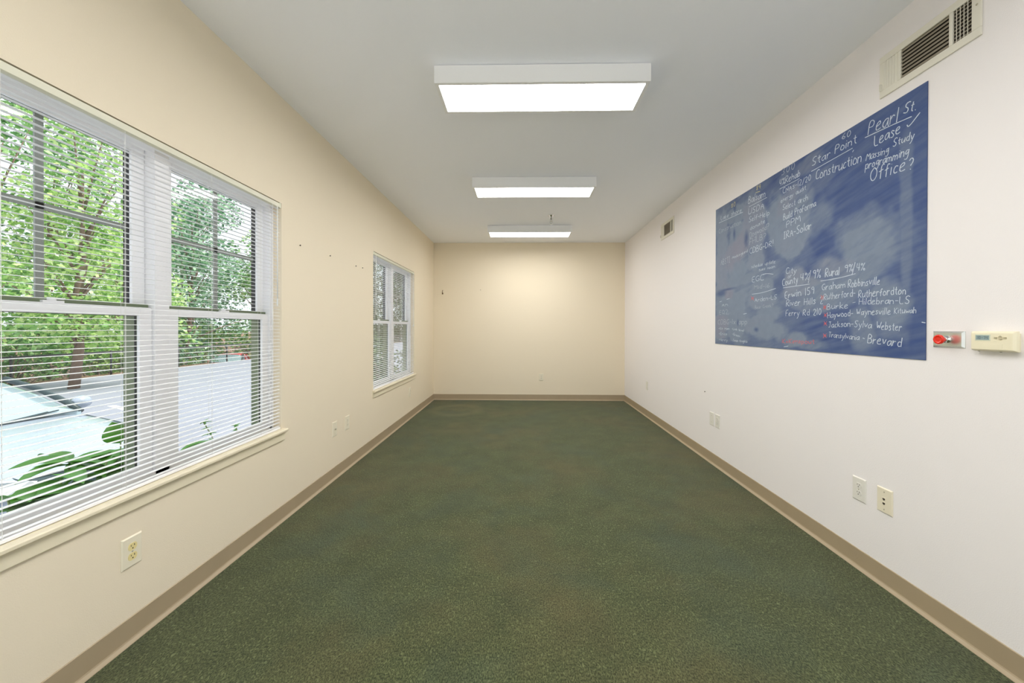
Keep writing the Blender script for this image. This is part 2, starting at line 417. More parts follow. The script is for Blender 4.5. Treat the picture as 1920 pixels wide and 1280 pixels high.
# ------------------------------------------------------------------ ceiling lights
def make_light():
    r = empty('ceiling_light', (0.105, 2.264, H))
    x0, x1, y0, y1, zb = -0.505, 0.715, 2.112, 2.416, 2.643
    h = MB(); t = 0.006
    h.box(x0, x1, y0, y0+t, zb+0.002, H-0.003); h.box(x0, x1, y1-t, y1, zb+0.002, H-0.003)
    h.box(x0, x0+t, y0, y1, zb+0.002, H-0.003); h.box(x1-t, x1, y0, y1, zb+0.002, H-0.003)
    h.box(x0+t, x1-t, y0+t, y1-t, H-0.010, H-0.003)
    h.build('housing', M_housing, r)
    mt = MB(); mt.box(x0+0.05, x1-0.05, y0+0.05, y1-0.05, H-0.003, H); mt.build('mounting_plate', M_housing, r)
    fr = MB(); w = 0.022
    fr.box(x0+0.001, x1-0.001, y0+0.001, y0+w, zb-0.002, zb+0.004); fr.box(x0+0.001, x1-0.001, y1-w, y1-0.001, zb-0.002, zb+0.004)
    fr.box(x0+0.001, x0+w, y0+w, y1-w, zb-0.002, zb+0.004); fr.box(x1-w, x1-0.001, y0+w, y1-w, zb-0.002, zb+0.004)
    fr.build('lens_frame', M_housing, r)
    d = MB(); d.box(x0+w, x1-w, y0+w, y1-w, zb, zb+0.004); d.build('diffuser', M_lit, r)
    lt = MB(); lt.box(0.02, 0.05, y0+0.002, y0+0.010, zb-0.004, zb-0.002); lt.build('latch', M_housing, r)
    return r
G = 'shallow rectangular fluorescent ceiling lights in a row'
L1 = make_light(); tag(L1, 'nearest and largest of the lit rectangular white ceiling lights', 'ceiling light', G)
tag(copy_tree(L1, (0.108, 3.829, H)), 'middle lit ceiling light, second from the camera', 'ceiling light', G)
tag(copy_tree(L1, (0.098, 5.550, H)), 'farthest lit ceiling light, just in front of the back wall', 'ceiling light', G)
tag(copy_tree(L1, (0.105, 0.66, H)), 'unseen ceiling light added above the camera position for fill', 'ceiling light', G)  # added out of view to light the near end of the room
tag(copy_tree(L1, (0.105, -0.80, H)), 'unseen ceiling light added behind the camera to brighten the near walls', 'ceiling light', G)  # second added lamp out of view, lifts the near walls

# ------------------------------------------------------------------ sprinkler
r = empty('fire_sprinkler', (0.372, 4.948, H), 'small chrome fire sprinkler hanging from the ceiling before the farthest light', 'sprinkler')
b = MB(); b.lathe((0.372, 4.948, H), [(0.042, 0), (0.042, -0.002), (0.034, -0.008), (0.024, -0.03), (0.020, -0.045), (0.012, -0.047)], seg=28); b.build('escutcheon', M_chrome, r)
b = MB(); b.lathe((0.372, 4.948, H), [(0.011, -0.04), (0.011, -0.062), (0.016, -0.064), (0.016, -0.074), (0.009, -0.076)], seg=16)
for s in (-1, 1): b.tube([(0.372+s*0.008, 4.948, H-0.074), (0.372+s*0.014, 4.948, H-0.086), (0.372+s*0.010, 4.948, H-0.104), (0.372, 4.948, H-0.110)], 0.003, 6)
b.lathe((0.372, 4.948, H), [(0.003, -0.076), (0.003, -0.108)], seg=8)
b.build('sprinkler_body', M_chrome, r)
b = MB(); b.lathe((0.372, 4.948, H), [(0.006, -0.108), (0.015, -0.112), (0.015, -0.114), (0.003, -0.116)], seg=20); b.build('deflector', M_chrome, r)

# ------------------------------------------------------------------ supply registers on the right wall
def make_register():
    Y0, Y1, Z0, Z1 = 1.474, 1.889, 2.386, 2.592
    r = empty('air_register', (XR, (Y0+Y1)/2, (Z0+Z1)/2))
    banks = [(1.508, 1.572), (1.586, 1.782), (1.798, 1.862)]; bz0, bz1 = 2.422, 2.556
    xf, xw = XR-0.009, XR-0.0006
    f = MB()
    zi = 0.003
    f.box(xf, XR-0.001, Y0+zi, Y1-zi, Z0+zi, bz0); f.box(xf, XR-0.001, Y0+zi, Y1-zi, bz1, Z1-zi)
    e = [Y0+zi] + [v for k in banks for v in k] + [Y1-zi]
    for i in range(0, len(e), 2): f.box(xf, XR-0.001, e[i], e[i+1], bz0, bz1)
    f.build('register_frame', M_regist, r, bevel=0.002)
    bk = MB(); bk.box(XR-0.0015, XR-0.0005, Y0+0.02, Y1-0.02, bz0-0.01, bz1+0.01); bk.build('duct_opening', M_duct, r)
    m = MB()
    n = 8
    for k in range(n):
        z = bz0 + (k+0.5)*(bz1-bz0)/n
        m.add([(xf, 1.586, z-0.0075), (xf, 1.782, z-0.0075), (XR-0.002, 1.782, z+0.0055), (XR-0.002, 1.586, z+0.0055),
               (xf, 1.586, z-0.0063), (xf, 1.782, z-0.0063), (XR-0.002, 1.782, z+0.0067), (XR-0.002, 1.586, z+0.0067)],
              [(0,1,2,3),(7,6,5,4),(0,1,5,4),(2,3,7,6),(1,2,6,5),(0,3,7,4)])
    m.build('horizontal_louvres', M_louvre, r)
    v = MB()
    for k in range(5):
        y = 1.798 + (k-0.1)*(0.064)/5
        v.add([(xf, y+0.0117, bz0), (XR-0.002, y, bz0), (XR-0.002, y, bz1), (xf, y+0.0117, bz1),
               (xf, y+0.0135, bz0), (XR-0.002, y+0.001, bz0), (XR-0.002, y+0.001, bz1), (xf, y+0.0135, bz1)],
              [(0,1,2,3),(7,6,5,4),(0,3,7,4),(1,2,6,5),(0,1,5,4),(3,2,6,7)])
    v.build('far_vertical_louvres', M_regist, r)
    v = MB()
    for k in range(1, 5):
        y = 1.508 + k*0.064/5
        v.box(xf+0.0005, xf+0.0022, y-0.0008, y+0.0008, bz0, bz1)
    v.build('near_vertical_louvres', M_regist, r); v = MB()
    for k in range(9):
        z = bz0 + (k+0.5)*(bz1-bz0)/9
        v.box(XR-0.0035, XR-0.0022, 1.508, 1.572, z-0.0022, z+0.0022)
    v.build('rear_cross_louvres', M_louvre, r)
    for yy in (Y0+0.016, Y1-0.012):
        s = MB(); s.lathe((xf, yy, 2.515 if yy < 1.6 else 2.45), [(0.004, 0), (0.004, 0.001), (0.002, 0.002)], axis=(-1, 0, 0), seg=10)
        s.build('screw', M_screw, r)
    lv = MB(); lv.box(xf-0.012, xf, 1.872, 1.875, 2.42, 2.452); lv.build('damper_lever', M_regist, r)
    return r
R1 = make_register(); tag(R1, 'large cream air register high on the right wall above the blue chalkboard', 'air vent', 'cream air registers high on the right wall')
tag(copy_tree(R1, (XR, 4.607, 2.475)), 'small far cream air register high on the right wall near the back corner', 'air vent', 'cream air registers high on the right wall')

# ------------------------------------------------------------------ electrical plates
def plate_frame(side):
    """origin on the wall and unit vectors: outward normal n, along-wall a"""
    return {'L': (Vector((1,0,0)), Vector((0,-1,0))), 'R': (Vector((-1,0,0)), Vector((0,1,0))), 'B': (Vector((0,-1,0)), Vector((-1,0,0)))}[side]
def box_on(mb, o, n, a, u0, u1, z0, z1, d0, d1, ins=0.0):
    vs = []
    for d, i in ((d0, 0), (d1, ins)):
        for u, z in ((u0+i, z0+i), (u1-i, z0+i), (u1-i, z1-i), (u0+i, z1-i)):
            p = o + a*u + n*d; vs.append((p.x, p.y, p.z+z))
    mb.add(vs, [(3,2,1,0),(4,5,6,7),(0,1,5,4),(1,2,6,5),(2,3,7,6),(3,0,4,7)])
def plate(kind, side, pos, label, pm, rm=None, w=0.078, h=0.121, name=None):
    n, a = plate_frame(side); o = Vector(pos)
    r = empty(name or {'duplex': 'power_outlet', 'blank': 'blank_wall_plate', 'jack': 'data_jack_plate', 'coax': 'coax_wall_plate'}[kind], pos, label, 'outlet' if kind == 'duplex' else 'wall plate', 'wall plates along the base of the walls')
    b = MB(); box_on(b, o, n, a, -w/2, w/2, -h/2, h/2, 0.0, 0.0022, 0.0); box_on(b, o, n, a, -w/2, w/2, -h/2, h/2, 0.0022, 0.006, 0.004)
    b.build('cover_plate', pm, r)
    def screws(zs):
        for z in zs:
            s = MB(); s.lathe(o+Vector((0,0,z))+n*0.006, [(0.0032, 0), (0.0032, 0.0008), (0.0015, 0.0013)], axis=n, seg=10)
            s.build('screw', M_screw, r)
    if kind == 'duplex':
        for zc in (0.0195, -0.0195):
            f = MB()
            pr = []
            for k in range(24):
                t = 2*PI*k/24; pr.append((0.0172*math.cos(t), max(-0.0142, min(0.0142, 0.0172*math.sin(t)))))
            vs = [tuple(o + a*u + n*d + Vector((0,0,zc+v))) for d in (0.004, 0.0075) for u, v in pr]
            f.add(vs, [(i, (i+1) % 24, 24+(i+1) % 24, 24+i) for i in range(24)] + [tuple(range(24, 48))])
            fo = f.build('receptacle', rm or pm, r)
            s = MB()
            box_on(s, o, n, a, -0.0075, -0.0052, zc+0.001, zc+0.0085, 0.0074, 0.0078)
            box_on(s, o, n, a, 0.0052, 0.0072, zc+0.0015, zc+0.008, 0.0074, 0.0078)
            s.lathe(o+Vector((0,0,zc-0.0065))+n*0.0074, [(0.0026, 0), (0.0026, 0.0004)], axis=n, seg=10)
            s.build('slots', M_slot, fo)
        screws([0.0])
    elif kind == 'blank': screws([0.030, -0.030])
    elif kind == 'coax':
        screws([0.042, -0.042])
        s = MB(); s.lathe(o+n*0.006, [(0.0065, 0), (0.0065, 0.003), (0.0045, 0.0035), (0.0045, 0.009)], axis=n, seg=12); s.build('coax_connector', M_screw, r)
    elif kind == 'jack':
        screws([0.042, -0.042])
        for zc in (0.0085, -0.0125):
            f = MB(); box_on(f, o, n, a, -0.0105, 0.0105, zc-0.0085, zc+0.0085, 0.004, 0.0072, 0.0008); fo = f.build('jack_insert', pm, r)
            s = MB(); box_on(s, o, n, a, -0.0062, 0.0062, zc-0.0045, zc+0.003, 0.0071, 0.0076); box_on(s, o, n, a, -0.003, 0.003, zc-0.007, zc-0.0045, 0.0071, 0.0076)
            s.build('jack_opening', M_slot, fo)
    return r
ZP = 0.415
plate('duplex', 'L', (XL, 1.457, 0.361), 'ivory duplex outlet with yellowish sockets under the near window', M_plate, M_ivory)
plate('coax', 'L', (XL, 3.066, ZP), 'ivory coaxial plate on the left wall, beside the outlet between the windows', M_plate)
plate('duplex', 'L', (XL, 3.288, ZP-0.003), 'ivory duplex outlet low on the left wall between the two windows', M_plate)
plate('duplex', 'L', (XL, 5.130, ZP-0.053+0.005), 'small ivory outlet low beneath the far window', M_plate)
plate('duplex', 'B', (0.323, YB, 0.404), 'ivory duplex outlet low on the back wall', M_plate)
plate('blank', 'R', (XR, 5.335, 0.445), 'white blank plate low on the right wall near the back corner', M_plate_white)
plate('blank', 'R', (XR, 3.514, ZP), 'white blank plate on the right wall, left one of the adjoining pair', M_plate_white)
plate('duplex', 'R', (XR, 3.412, ZP), 'white duplex outlet on the right wall, right one of the adjoining pair', M_plate_white)
plate('duplex', 'R', (XR, 1.988, ZP), 'white duplex outlet on the right wall left of the two-jack plate', M_plate_white)
plate('jack', 'R', (XR, 1.850, ZP+0.003), 'cream data plate with two dark jacks on the right wall, nearest the camera', M_plate)

# ------------------------------------------------------------------ wall hook and nail holes
r = empty('wall_hook', (-1.402, YB, 1.875), 'small brown hook screwed to the back wall near the left corner', 'hook')
b = MB(); b.box(-1.414, -1.394, YB-0.004, YB, 1.845, 1.872); b.build('hook_base', M_brown, r)
b = MB(); b.tube([(-1.404, YB-0.003, 1.852), (-1.404, YB-0.022, 1.848), (-1.404, YB-0.030, 1.862), (-1.404, YB-0.026, 1.880), (-1.402, YB-0.014, 1.905), (-1.402, YB-0.004, 1.915)], 0.0045, 8); b.build('hook_wire', M_brown, r)
def nail(pos, side, label):
    n, a = plate_frame(side)
    b = MB(); b.lathe(pos, [(0.0022, -0.001), (0.0022, 0.006), (0.0055, 0.0065), (0.0055, 0.008), (0.003, 0.0088)], axis=n, seg=10)
    o = b.build('wall_nail', M_slot); tag(o, label, 'nail', 'nails left in the walls')
nail((-0.739, YB, 1.920), 'B', 'tiny dark nail high on the back wall, right of the hook')
nail((XL, 2.584, 1.830), 'L', 'tiny dark nail on the left wall just past the near window')
nail((XL, 2.991, 1.836), 'L', 'tiny dark nail on the left wall midway between the windows')
nail((XL, 3.458, 1.831), 'L', 'tiny faint nail on the left wall, second one before the far window')
nail((XL, 3.602, 1.837), 'L', 'tiny faint nail on the left wall closest to the far window')
nail((XR, 3.646, 0.645), 'R', 'tiny dark nail low on the right wall below the far end of the chalkboard')

# ------------------------------------------------------------------ red push knob on a steel plate
r = empty('red_knob_station', (XR, 1.583, 1.212), 'red mushroom push knob on a polished steel plate right of the chalkboard', 'switch')
b = MB(); o = Vector((XR, 1.583, 1.212)); n, a = plate_frame('R')
box_on(b, o, n, a, -0.058, 0.058, -0.034, 0.034, 0, 0.002, 0); box_on(b, o, n, a, -0.058, 0.058, -0.034, 0.034, 0.002, 0.009, 0.007)
b.build('steel_plate', M_steel, r)
b = MB(); b.lathe(o+n*0.009, [(0.015, 0), (0.015, 0.003), (0.010, 0.004), (0.010, 0.014)], axis=n, seg=24); b.build('collar', M_chrome, r)
b = MB(); b.lathe(o+n*0.018, [(0.009, 0), (0.010, 0.006), (0.016, 0.016), (0.0195, 0.021), (0.020, 0.026), (0.0175, 0.029), (0.0135, 0.029), (0.012, 0.0275), (0.006, 0.0275)], axis=n, seg=36); b.build('knob', M_red, r)

# ------------------------------------------------------------------ thermostat
r = empty('thermostat', (XR, 1.417, 1.209), 'cream digital thermostat at the right edge, beside the red knob', 'thermostat')
o = Vector((XR, 1.417, 1.209))
b = MB(); box_on(b, o, n, a, -0.057, 0.063, -0.036, 0.030, 0, 0.010, 0); b.build('wall_base', M_thermo, r)
b = MB(); pr = []
u0, u1, z0, z1 = -0.063, 0.069, -0.038, 0.038
b.add([tuple(o+a*u+n*d+Vector((0,0,z))) for (u, z, d) in
       ((u0, z0, .010), (u1, z0, .010), (u1, z1, .010), (u0, z1, .010),
        (u0, z0+.004, .022), (u1, z0+.004, .022), (u1, z1, .022), (u0, z1, .022),
        (u0+.004, z0+.007, .030), (u1-.004, z0+.007, .030), (u1-.004, z1-.006, .030), (u0+.004, z1-.006, .030))],
      [(3,2,1,0),(8,9,10,11)]+[(i, (i+1)%4, 4+(i+1)%4, 4+i) for i in range(4)]+[(4+i, 4+(i+1)%4, 8+(i+1)%4, 8+i) for i in range(4)])
b.build('body', M_thermo, r, bevel=0.002)
b = MB(); box_on(b, o, n, a, 0.0045, 0.052, 0.002, 0.026, 0.0302, 0.0308, 0.0005); bz = b.build('lcd_bezel', M_lcd_bezel, r)
b = MB(); box_on(b, o, n, a, 0.008, 0.049, 0.0055, 0.0225, 0.0306, 0.0312, 0.0003); lc = b.build('lcd_screen', M_lcd, bz)
b = MB()
def seg7(ch, u, z, w, h):
    t = 0.0008; S = {'0': 'abcdef', '1': 'bc', '2': 'abged', '4': 'fgbc', '7': 'abc', '-': 'g'}[ch]
    R = {'a': (0, w, h-t, h), 'd': (0, w, 0, t), 'g': (0, w, h/2-t/2, h/2+t/2), 'f': (0, t, h/2, h), 'b': (w-t, w, h/2, h), 'e': (0, t, 0, h/2), 'c': (w-t, w, 0, h/2)}
    for s in S:
        x0, x1, y0, y1 = R[s]; box_on(b, o, n, a, u-x0, u-x1, z+y0, z+y1, 0.0312, 0.0316)
for k, ch in enumerate('10-74'): seg7(ch, 0.046-k*0.0072, 0.009, 0.0045, 0.010)
b.build('digits', M_digit, lc)
def btn(us):
    b = MB(); b.add([tuple(o+a*u+n*d+Vector((0,0,z))) for d in (0.029, 0.0325) for u, z in us], [(i, (i+1)%len(us), len(us)+(i+1)%len(us), len(us)+i) for i in range(len(us))]+[tuple(range(len(us), 2*len(us)))])
    b.build('button', M_button, r)
uc, zc = -0.0245, 0.014
for du in (0.0135, -0.0135): btn([(uc+du-0.0036, zc-0.003), (uc+du+0.0036, zc-0.003), (uc+du+0.0036, zc+0.003), (uc+du-0.0036, zc+0.003)])
btn([(uc-0.0065, zc+0.002), (uc+0.0065, zc+0.002), (uc+0.001, zc+0.008), (uc-0.001, zc+0.008)])
btn([(uc-0.0065, zc-0.002), (uc+0.0065, zc-0.002), (uc+0.001, zc-0.008), (uc-0.001, zc-0.008)])
b = MB(); box_on(b, o, n, a, -0.030, 0.026, -0.024, -0.009, 0.0300, 0.0304, 0.0003); b.build('battery_door', M_thermo, r)
for u in (0.048, -0.018):
    b = MB(); b.lathe(o+a*u+n*0.02+Vector((0,0,-0.0375)), [(0.003, 0), (0.003, -0.0012)], seg=10); b.build('foot_screw', M_slot, r)

# ------------------------------------------------------------------ blue chalkboard with chalk dust and writing
BX = XR-0.004; BB = XR-0.0008; BU, BV = 1.788, 1.220; BY0 = 3.458; BZ0 = 1.118       # u runs from the far end towards the camera
def vertex_colour_mat(name, rough):
    m = mat(name, (1, 1, 1, 1), rough=rough, spec=0.3)
    nt = m.node_tree; at = nt.nodes.new('ShaderNodeVertexColor'); at.layer_name = 'dust'
    nt.links.new(at.outputs['Color'], nt.nodes['Principled BSDF'].inputs['Base Color']); return m
def value_noise(U, V, fx, fy, seed):
    g = np.random.RandomState(seed).rand(64, 64)
    x = (U*fx) % 64; y = (V*fy) % 64
    x0 = np.floor(x).astype(int); y0 = np.floor(y).astype(int); tx = x-x0; ty = y-y0
    tx = tx*tx*(3-2*tx); ty = ty*ty*(3-2*ty); x1 = (x0+1) % 64; y1 = (y0+1) % 64; x0 %= 64; y0 %= 64
    return (g[y0, x0]*(1-tx)+g[y0, x1]*tx)*(1-ty) + (g[y1, x0]*(1-tx)+g[y1, x1]*tx)*ty
def fbm(U, V, fx, fy, seed):
    return (value_noise(U, V, fx, fy, seed)*0.5+value_noise(U, V, fx*2.1, fy*2.1, seed+1)*0.3+value_noise(U, V, fx*4.3, fy*4.3, seed+2)*0.2)
# wiped chalk clouds: centre u,v, half sizes, tilt (radians), strength, warmth
DUST = [(0.10,0.95,.10,.20,0,.9,.1),(0.10,0.66,.13,.16,0,1.0,.2),(0.12,0.50,.12,.05,.0,.8,.2),(0.30,1.08,.10,.07,.2,.9,-.4),(0.33,0.90,.10,.16,.1,.9,-.1),(0.28,0.72,.12,.13,.3,.9,.5),
 (0.40,0.80,.10,.12,.6,.7,.7),(0.36,0.60,.10,.10,.0,.9,.0),(0.56,0.92,.13,.22,.1,1.0,.25),(0.60,0.68,.12,.10,.2,.95,.1),(0.57,1.08,.10,.06,.1,.9,.3),(0.86,0.83,.12,.24,.2,1.0,-.1),
 (0.98,0.72,.16,.12,.7,1.0,.1),(0.93,0.98,.12,.08,.4,.7,.35),(1.06,0.86,.09,.16,-.3,.8,0),(1.15,0.80,.14,.10,.6,.5,0),(1.20,1.02,.10,.07,.2,.3,.2),(1.12,1.16,.12,.05,.1,.5,.4),
 (0.36,0.28,.09,.16,0,1.0,-.1),(0.34,0.16,.10,.12,0,1.0,-.2),(0.12,0.33,.10,.05,.2,.7,-.3),(0.10,0.18,.10,.07,0,.8,.5),(0.08,0.09,.08,.05,0,.6,.5),(0.22,0.44,.07,.05,0,.7,.6),
 (0.66,0.43,.13,.08,0,.9,-.2),(0.66,0.33,.14,.05,0,.8,.1),(0.74,0.25,.14,.05,0,.6,-.2),(0.62,0.17,.18,.07,.1,.8,.1),(0.75,0.12,.18,.06,0,.7,-.2),
 (0.98,0.45,.10,.10,0,.85,.3),(1.10,0.40,.20,.06,0,.9,.2),(1.20,0.30,.25,.06,0,.7,.1),(1.35,0.38,.20,.10,.1,.8,-.1),(1.50,0.55,.20,.16,.0,.8,-.2),(1.44,0.66,.14,.10,.3,.6,-.2),
 (1.30,0.48,.14,.08,0,.7,.3),(1.02,0.07,.10,.05,.1,.8,-.3),(1.12,0.04,.12,.03,0,.6,0),(1.48,0.14,.07,.12,.2,.6,-.2),(1.62,0.26,.10,.14,.1,.7,-.1),(1.70,0.60,.03,.45,0,.45,-.2),(0.80,0.56,.35,.07,.1,.35,-.2),(0.55,0.53,.25,.04,0,.35,-.3)]
nu, nv = 420, 290
uu = np.linspace(0, BU, nu); vv = np.linspace(0, BV, nv)
U, V = np.meshgrid(uu, vv)
cov = np.zeros_like(U); warm = np.zeros_like(U)
wob = (fbm(U, V, 9, 9, 3)-0.5)*1.6
for (cu, cv, ru, rv, th, st, wm) in DUST:
    du, dv = U-cu, V-cv
    p = (du*math.cos(th)+dv*math.sin(th))/ru; q = (-du*math.sin(th)+dv*math.cos(th))/rv
    d = (np.abs(p)**2.6+np.abs(q)**2.6)**(1/2.6) + wob*0.55
    k = np.clip((1.25-d)/0.62, 0, 1); k = k*k*(3-2*k)*st
    cov = np.maximum(cov, k); warm = warm*(1-k)+wm*k
cl0 = np.clip((fbm(U, V, 5, 4, 61)-0.30)*3.0, 0, 1); haze = np.clip((fbm(U, V, 2.6, 2.2, 71)-0.42)*4, 0, 1)*np.clip((1.62-U)/0.25, 0, 1)*np.clip((1.05-V+0.25*(U<1.0))/0.2, 0, 1)
tl0 = np.clip((0.8-U)/0.5, 0, 1)
streak = fbm(U+V*0.5, V-U*0.25, 4, 42, 11)
swirl = fbm(U*math.cos(.7)+V*math.sin(.7), -U*math.sin(.7)+V*math.cos(.7), 8, 50, 21)
cov = np.clip(cov*(0.62+0.55*swirl) + 0.16 + (streak-0.45)*0.50 + 0.62*tl0*cl0 + 0.36*haze, 0, 1)
def lin(c): return np.array(srgb(*c)[:3])
base = lin((64, 84, 134)); cool = lin((130, 143, 163)); warmc = lin((146, 142, 158)); left = lin((82, 94, 130))
tl = np.clip((1.1-U)/1.1, 0, 1)[..., None]
bc = base*(1-tl)+left*tl
dc = np.where((warm > 0)[..., None], cool+(warmc-cool)*np.clip(warm, 0, 1)[..., None], cool*(1-np.clip(-warm, 0, 1)[..., None]*0.12))
col = bc*(1-cov[..., None])+dc*cov[..., None]
col *= (0.94+0.12*fbm(U, V, 30, 30, 41))[..., None]
# a few dark, freshly wiped spots
for (cu, cv, ru, rv) in ((0.21,.475,.10,.012),(0.30,.93,.02,.05),(0.47,.86,.03,.06),(0.36,.185,.012,.03),(0.60,.13,.03,.02),(0.09,.45,.10,.03),(0.52,.74,.015,.03),(0.305,1.14,.025,.035)):
    k = np.clip(1.3-np.sqrt(((U-cu)/ru)**2+((V-cv)/rv)**2)+wob*0.4, 0, 1)[..., None]
    col = col*(1-k*.7)+base*0.85*k*.7
me = bpy.data.meshes.new('board_panel')
front = [(BX, BY0-u, BZ0+v) for v in vv for u in uu]
faces = [(j*nu+i, j*nu+i+1, (j+1)*nu+i+1, (j+1)*nu+i) for j in range(nv-1) for i in range(nu-1)]
n0 = len(front)
back = [(BB, BY0, BZ0), (BB, BY0-BU, BZ0), (BB, BY0-BU, BZ0+BV), (BB, BY0, BZ0+BV)]
fc = [0, nu-1, nv*nu-1, (nv-1)*nu]
faces += [tuple(range(n0+3, n0-1, -1))]
bot = list(range(0, nu)); top = [(nv-1)*nu+i for i in range(nu)]; lf = [j*nu for j in range(nv)]; rg = [j*nu+nu-1 for j in range(nv)]
faces += [tuple(bot[::-1]+[n0, n0+1]), tuple(top+[n0+2, n0+3]), tuple(lf+[n0+3, n0]), tuple(rg[::-1]+[n0+1, n0+2])]
board = empty('chalkboard', (XR, BY0-BU/2, BZ0), 'large blue chalkboard on the right wall, smudged and covered in handwriting', 'chalkboard')
me.from_pydata([(x-board.location.x, y-board.location.y, z-board.location.z) for x, y, z in front+back], [], faces)
ca = me.color_attributes.new('dust', 'FLOAT_COLOR', 'POINT')
arr = np.ones((n0+4, 4)); arr[:n0, :3] = col.reshape(-1, 3); arr[n0:, :3] = base*0.6
ca.data.foreach_set('color', arr.ravel())
M_board = vertex_colour_mat('blue_chalkboard_surface', 0.8); me.materials.append(M_board)
o = bpy.data.objects.new('board_panel', me); C.objects.link(o); o.parent = board

# single-stroke handwriting: x 0-6, baseline 0, x-height 6, capital 10
GL = {
'A': (6, ['0,0 3,10 6,0', '1,4 5,4']), 'B': (6, ['0,0 0,10 3,10 5,8 4,6 0,5 4,5 6,3 5,0 0,0']), 'C': (6, ['6,9 4,10 1,9 0,5 1,1 4,0 6,1']),
'D': (6, ['0,0 0,10 3,10 6,7 6,3 3,0 0,0']), 'E': (5, ['5,10 0,10 0,0 5,0', '0,5 4,5']), 'F': (5, ['0,0 0,10 5,10', '0,5 4,5']), 'G': (6, ['6,9 3,10 0,7 0,3 3,0 6,1 6,4 4,4']),
'H': (6, ['0,0 0,10', '6,0 6,10', '0,5 6,5']), 'I': (4, ['0,10 4,10', '2,10 2,0', '0,0 4,0']), 'J': (5, ['1,10 6,10', '4,10 4,2 2,0 0,1']), 'K': (6, ['0,0 0,10', '6,10 0,4 6,0']),
'L': (5, ['0,10 0,0 5,0']), 'M': (8, ['0,0 1,10 4,3 7,10 8,0']), 'N': (6, ['0,0 0,10 6,0 6,10']), 'O': (7, ['3,10 0,7 0,3 3,0 6,2 7,6 5,9 3,10']), 'P': (6, ['0,0 0,10 4,10 6,8 5,5 0,5']),
'Q': (7, ['3,10 0,7 0,3 3,0 6,3 6,7 3,10', '4,3 7,-1']), 'R': (6, ['0,0 0,10 4,10 6,8 4,5 0,5 6,0']), 'S': (6, ['6,9 4,10 1,9 1,6 5,4 5,1 3,0 0,1']), 'T': (6, ['0,10 6,10', '3,10 3,0']),
'U': (6, ['0,10 0,2 2,0 5,1 6,3 6,10']), 'W': (8, ['0,10 2,0 4,7 6,0 8,10']), 'X': (6, ['0,10 6,0', '0,0 6,10']), 'Y': (6, ['0,10 3,5 6,10', '3,5 3,0']),
'a': (5, ['5,5 3,6 0,4 0,1 2,0 4,2 5,5', '5,6 5,1 6,0']), 'b': (5, ['0,10 0,0', '0,4 3,6 5,3 3,0 0,1']), 'c': (4, ['4,5 2,6 0,3 1,0 4,1']), 'd': (5, ['5,5 2,6 0,3 2,0 4,1', '5,10 5,0']),
'e': (5, ['0,3 4,4 4,6 2,6 0,4 0,1 2,0 5,1']), 'f': (4, ['5,9 3,10 2,8 2,0', '0,5 4,6']), 'g': (5, ['5,5 2,6 0,3 2,1 5,4', '5,6 5,-2 3,-4 0,-3']), 'h': (5, ['0,10 0,0', '0,4 3,6 5,4 5,0']),
'i': (1, ['0.5,6 0.5,0', '0.5,8 0.6,8.5']), 'j': (2, ['2,6 2,-3 0,-4', '2,8 2.1,8.5']), 'k': (5, ['0,10 0,0', '4,6 0,3 5,0']), 'l': (1, ['0.5,10 0.5,0']), 'm': (8, ['0,6 0,0', '0,4 2,6 4,4 4,0', '4,4 6,6 8,4 8,0']),
'n': (5, ['0,6 0,0', '0,4 3,6 5,4 5,0']), 'o': (5, ['2,6 0,4 0,1 2,0 5,1 5,4 2,6']), 'p': (5, ['0,6 0,-4', '0,5 3,6 5,3 3,0 0,1']), 'q': (5, ['5,5 2,6 0,3 2,0 5,3', '5,6 5,-4']), 'r': (4, ['0,6 0,0', '0,3 2,6 4,5']),
's': (4, ['4,5 2,6 0,5 4,2 2,0 0,1']), 't': (4, ['2,9 2,1 4,0', '0,6 4,6']), 'u': (5, ['0,6 0,1 2,0 5,3', '5,6 5,0']), 'v': (5, ['0,6 2,0 5,6']), 'w': (7, ['0,6 2,0 3.5,5 5,0 7,6']),
'x': (5, ['0,6 5,0', '0,0 5,6']), 'y': (5, ['0,6 2,1', '5,6 2,-2 0,-4']), 'z': (4, ['0,6 4,6 0,0 4,0']),
'0': (5, ['2,10 0,6 1,1 3,0 5,4 4,9 2,10']), '1': (1, ['0.5,10 0.5,0']), '2': (5, ['0,8 2,10 5,8 4,5 0,0 5,0']), '3': (5, ['0,9 3,10 5,8 2,5 5,3 3,0 0,1']), '4': (5, ['1,10 0,4 5,4', '4,10 4,0']),
'5': (5, ['5,10 1,10 0,6 4,6 5,2 2,0 0,1']), '6': (5, ['4,10 1,6 0,2 3,0 5,3 3,5 0,3']), '7': (5, ['0,10 5,10 2,0']), '8': (5, ['3,5 0,8 3,10 5,8 0,2 3,0 5,2 3,5']), '9': (5, ['5,7 2,6 0,8 3,10 5,8 4,0']),
'%': (6, ['1,10 0,8 2,7 3,9 1,10', '6,10 1,0', '5,3 4,1 6,0 7,2 5,3']), '/': (4, ['0,-2 4,10']), '?': (5, ['0,8 2,10 5,8 4,5 2,4 2,3', '2,0 2.4,0.3']), '!': (2, ['1,10 1,3', '1,0 1.3,0.3']),
'-': (4, ['0,4 4,4']), '.': (2, ['0.5,0 1,0.3']), ',': (2, ['1,1 0,-2']), '+': (5, ['0,3 5,3', '2.5,6 2.5,0']), '~': (5, ['0,4 2,5 3,3 5,4']), '*': (6, ['0,0 6,8', '0,8 6,0', '0,4 6,4']), ' ': (4, []),
}
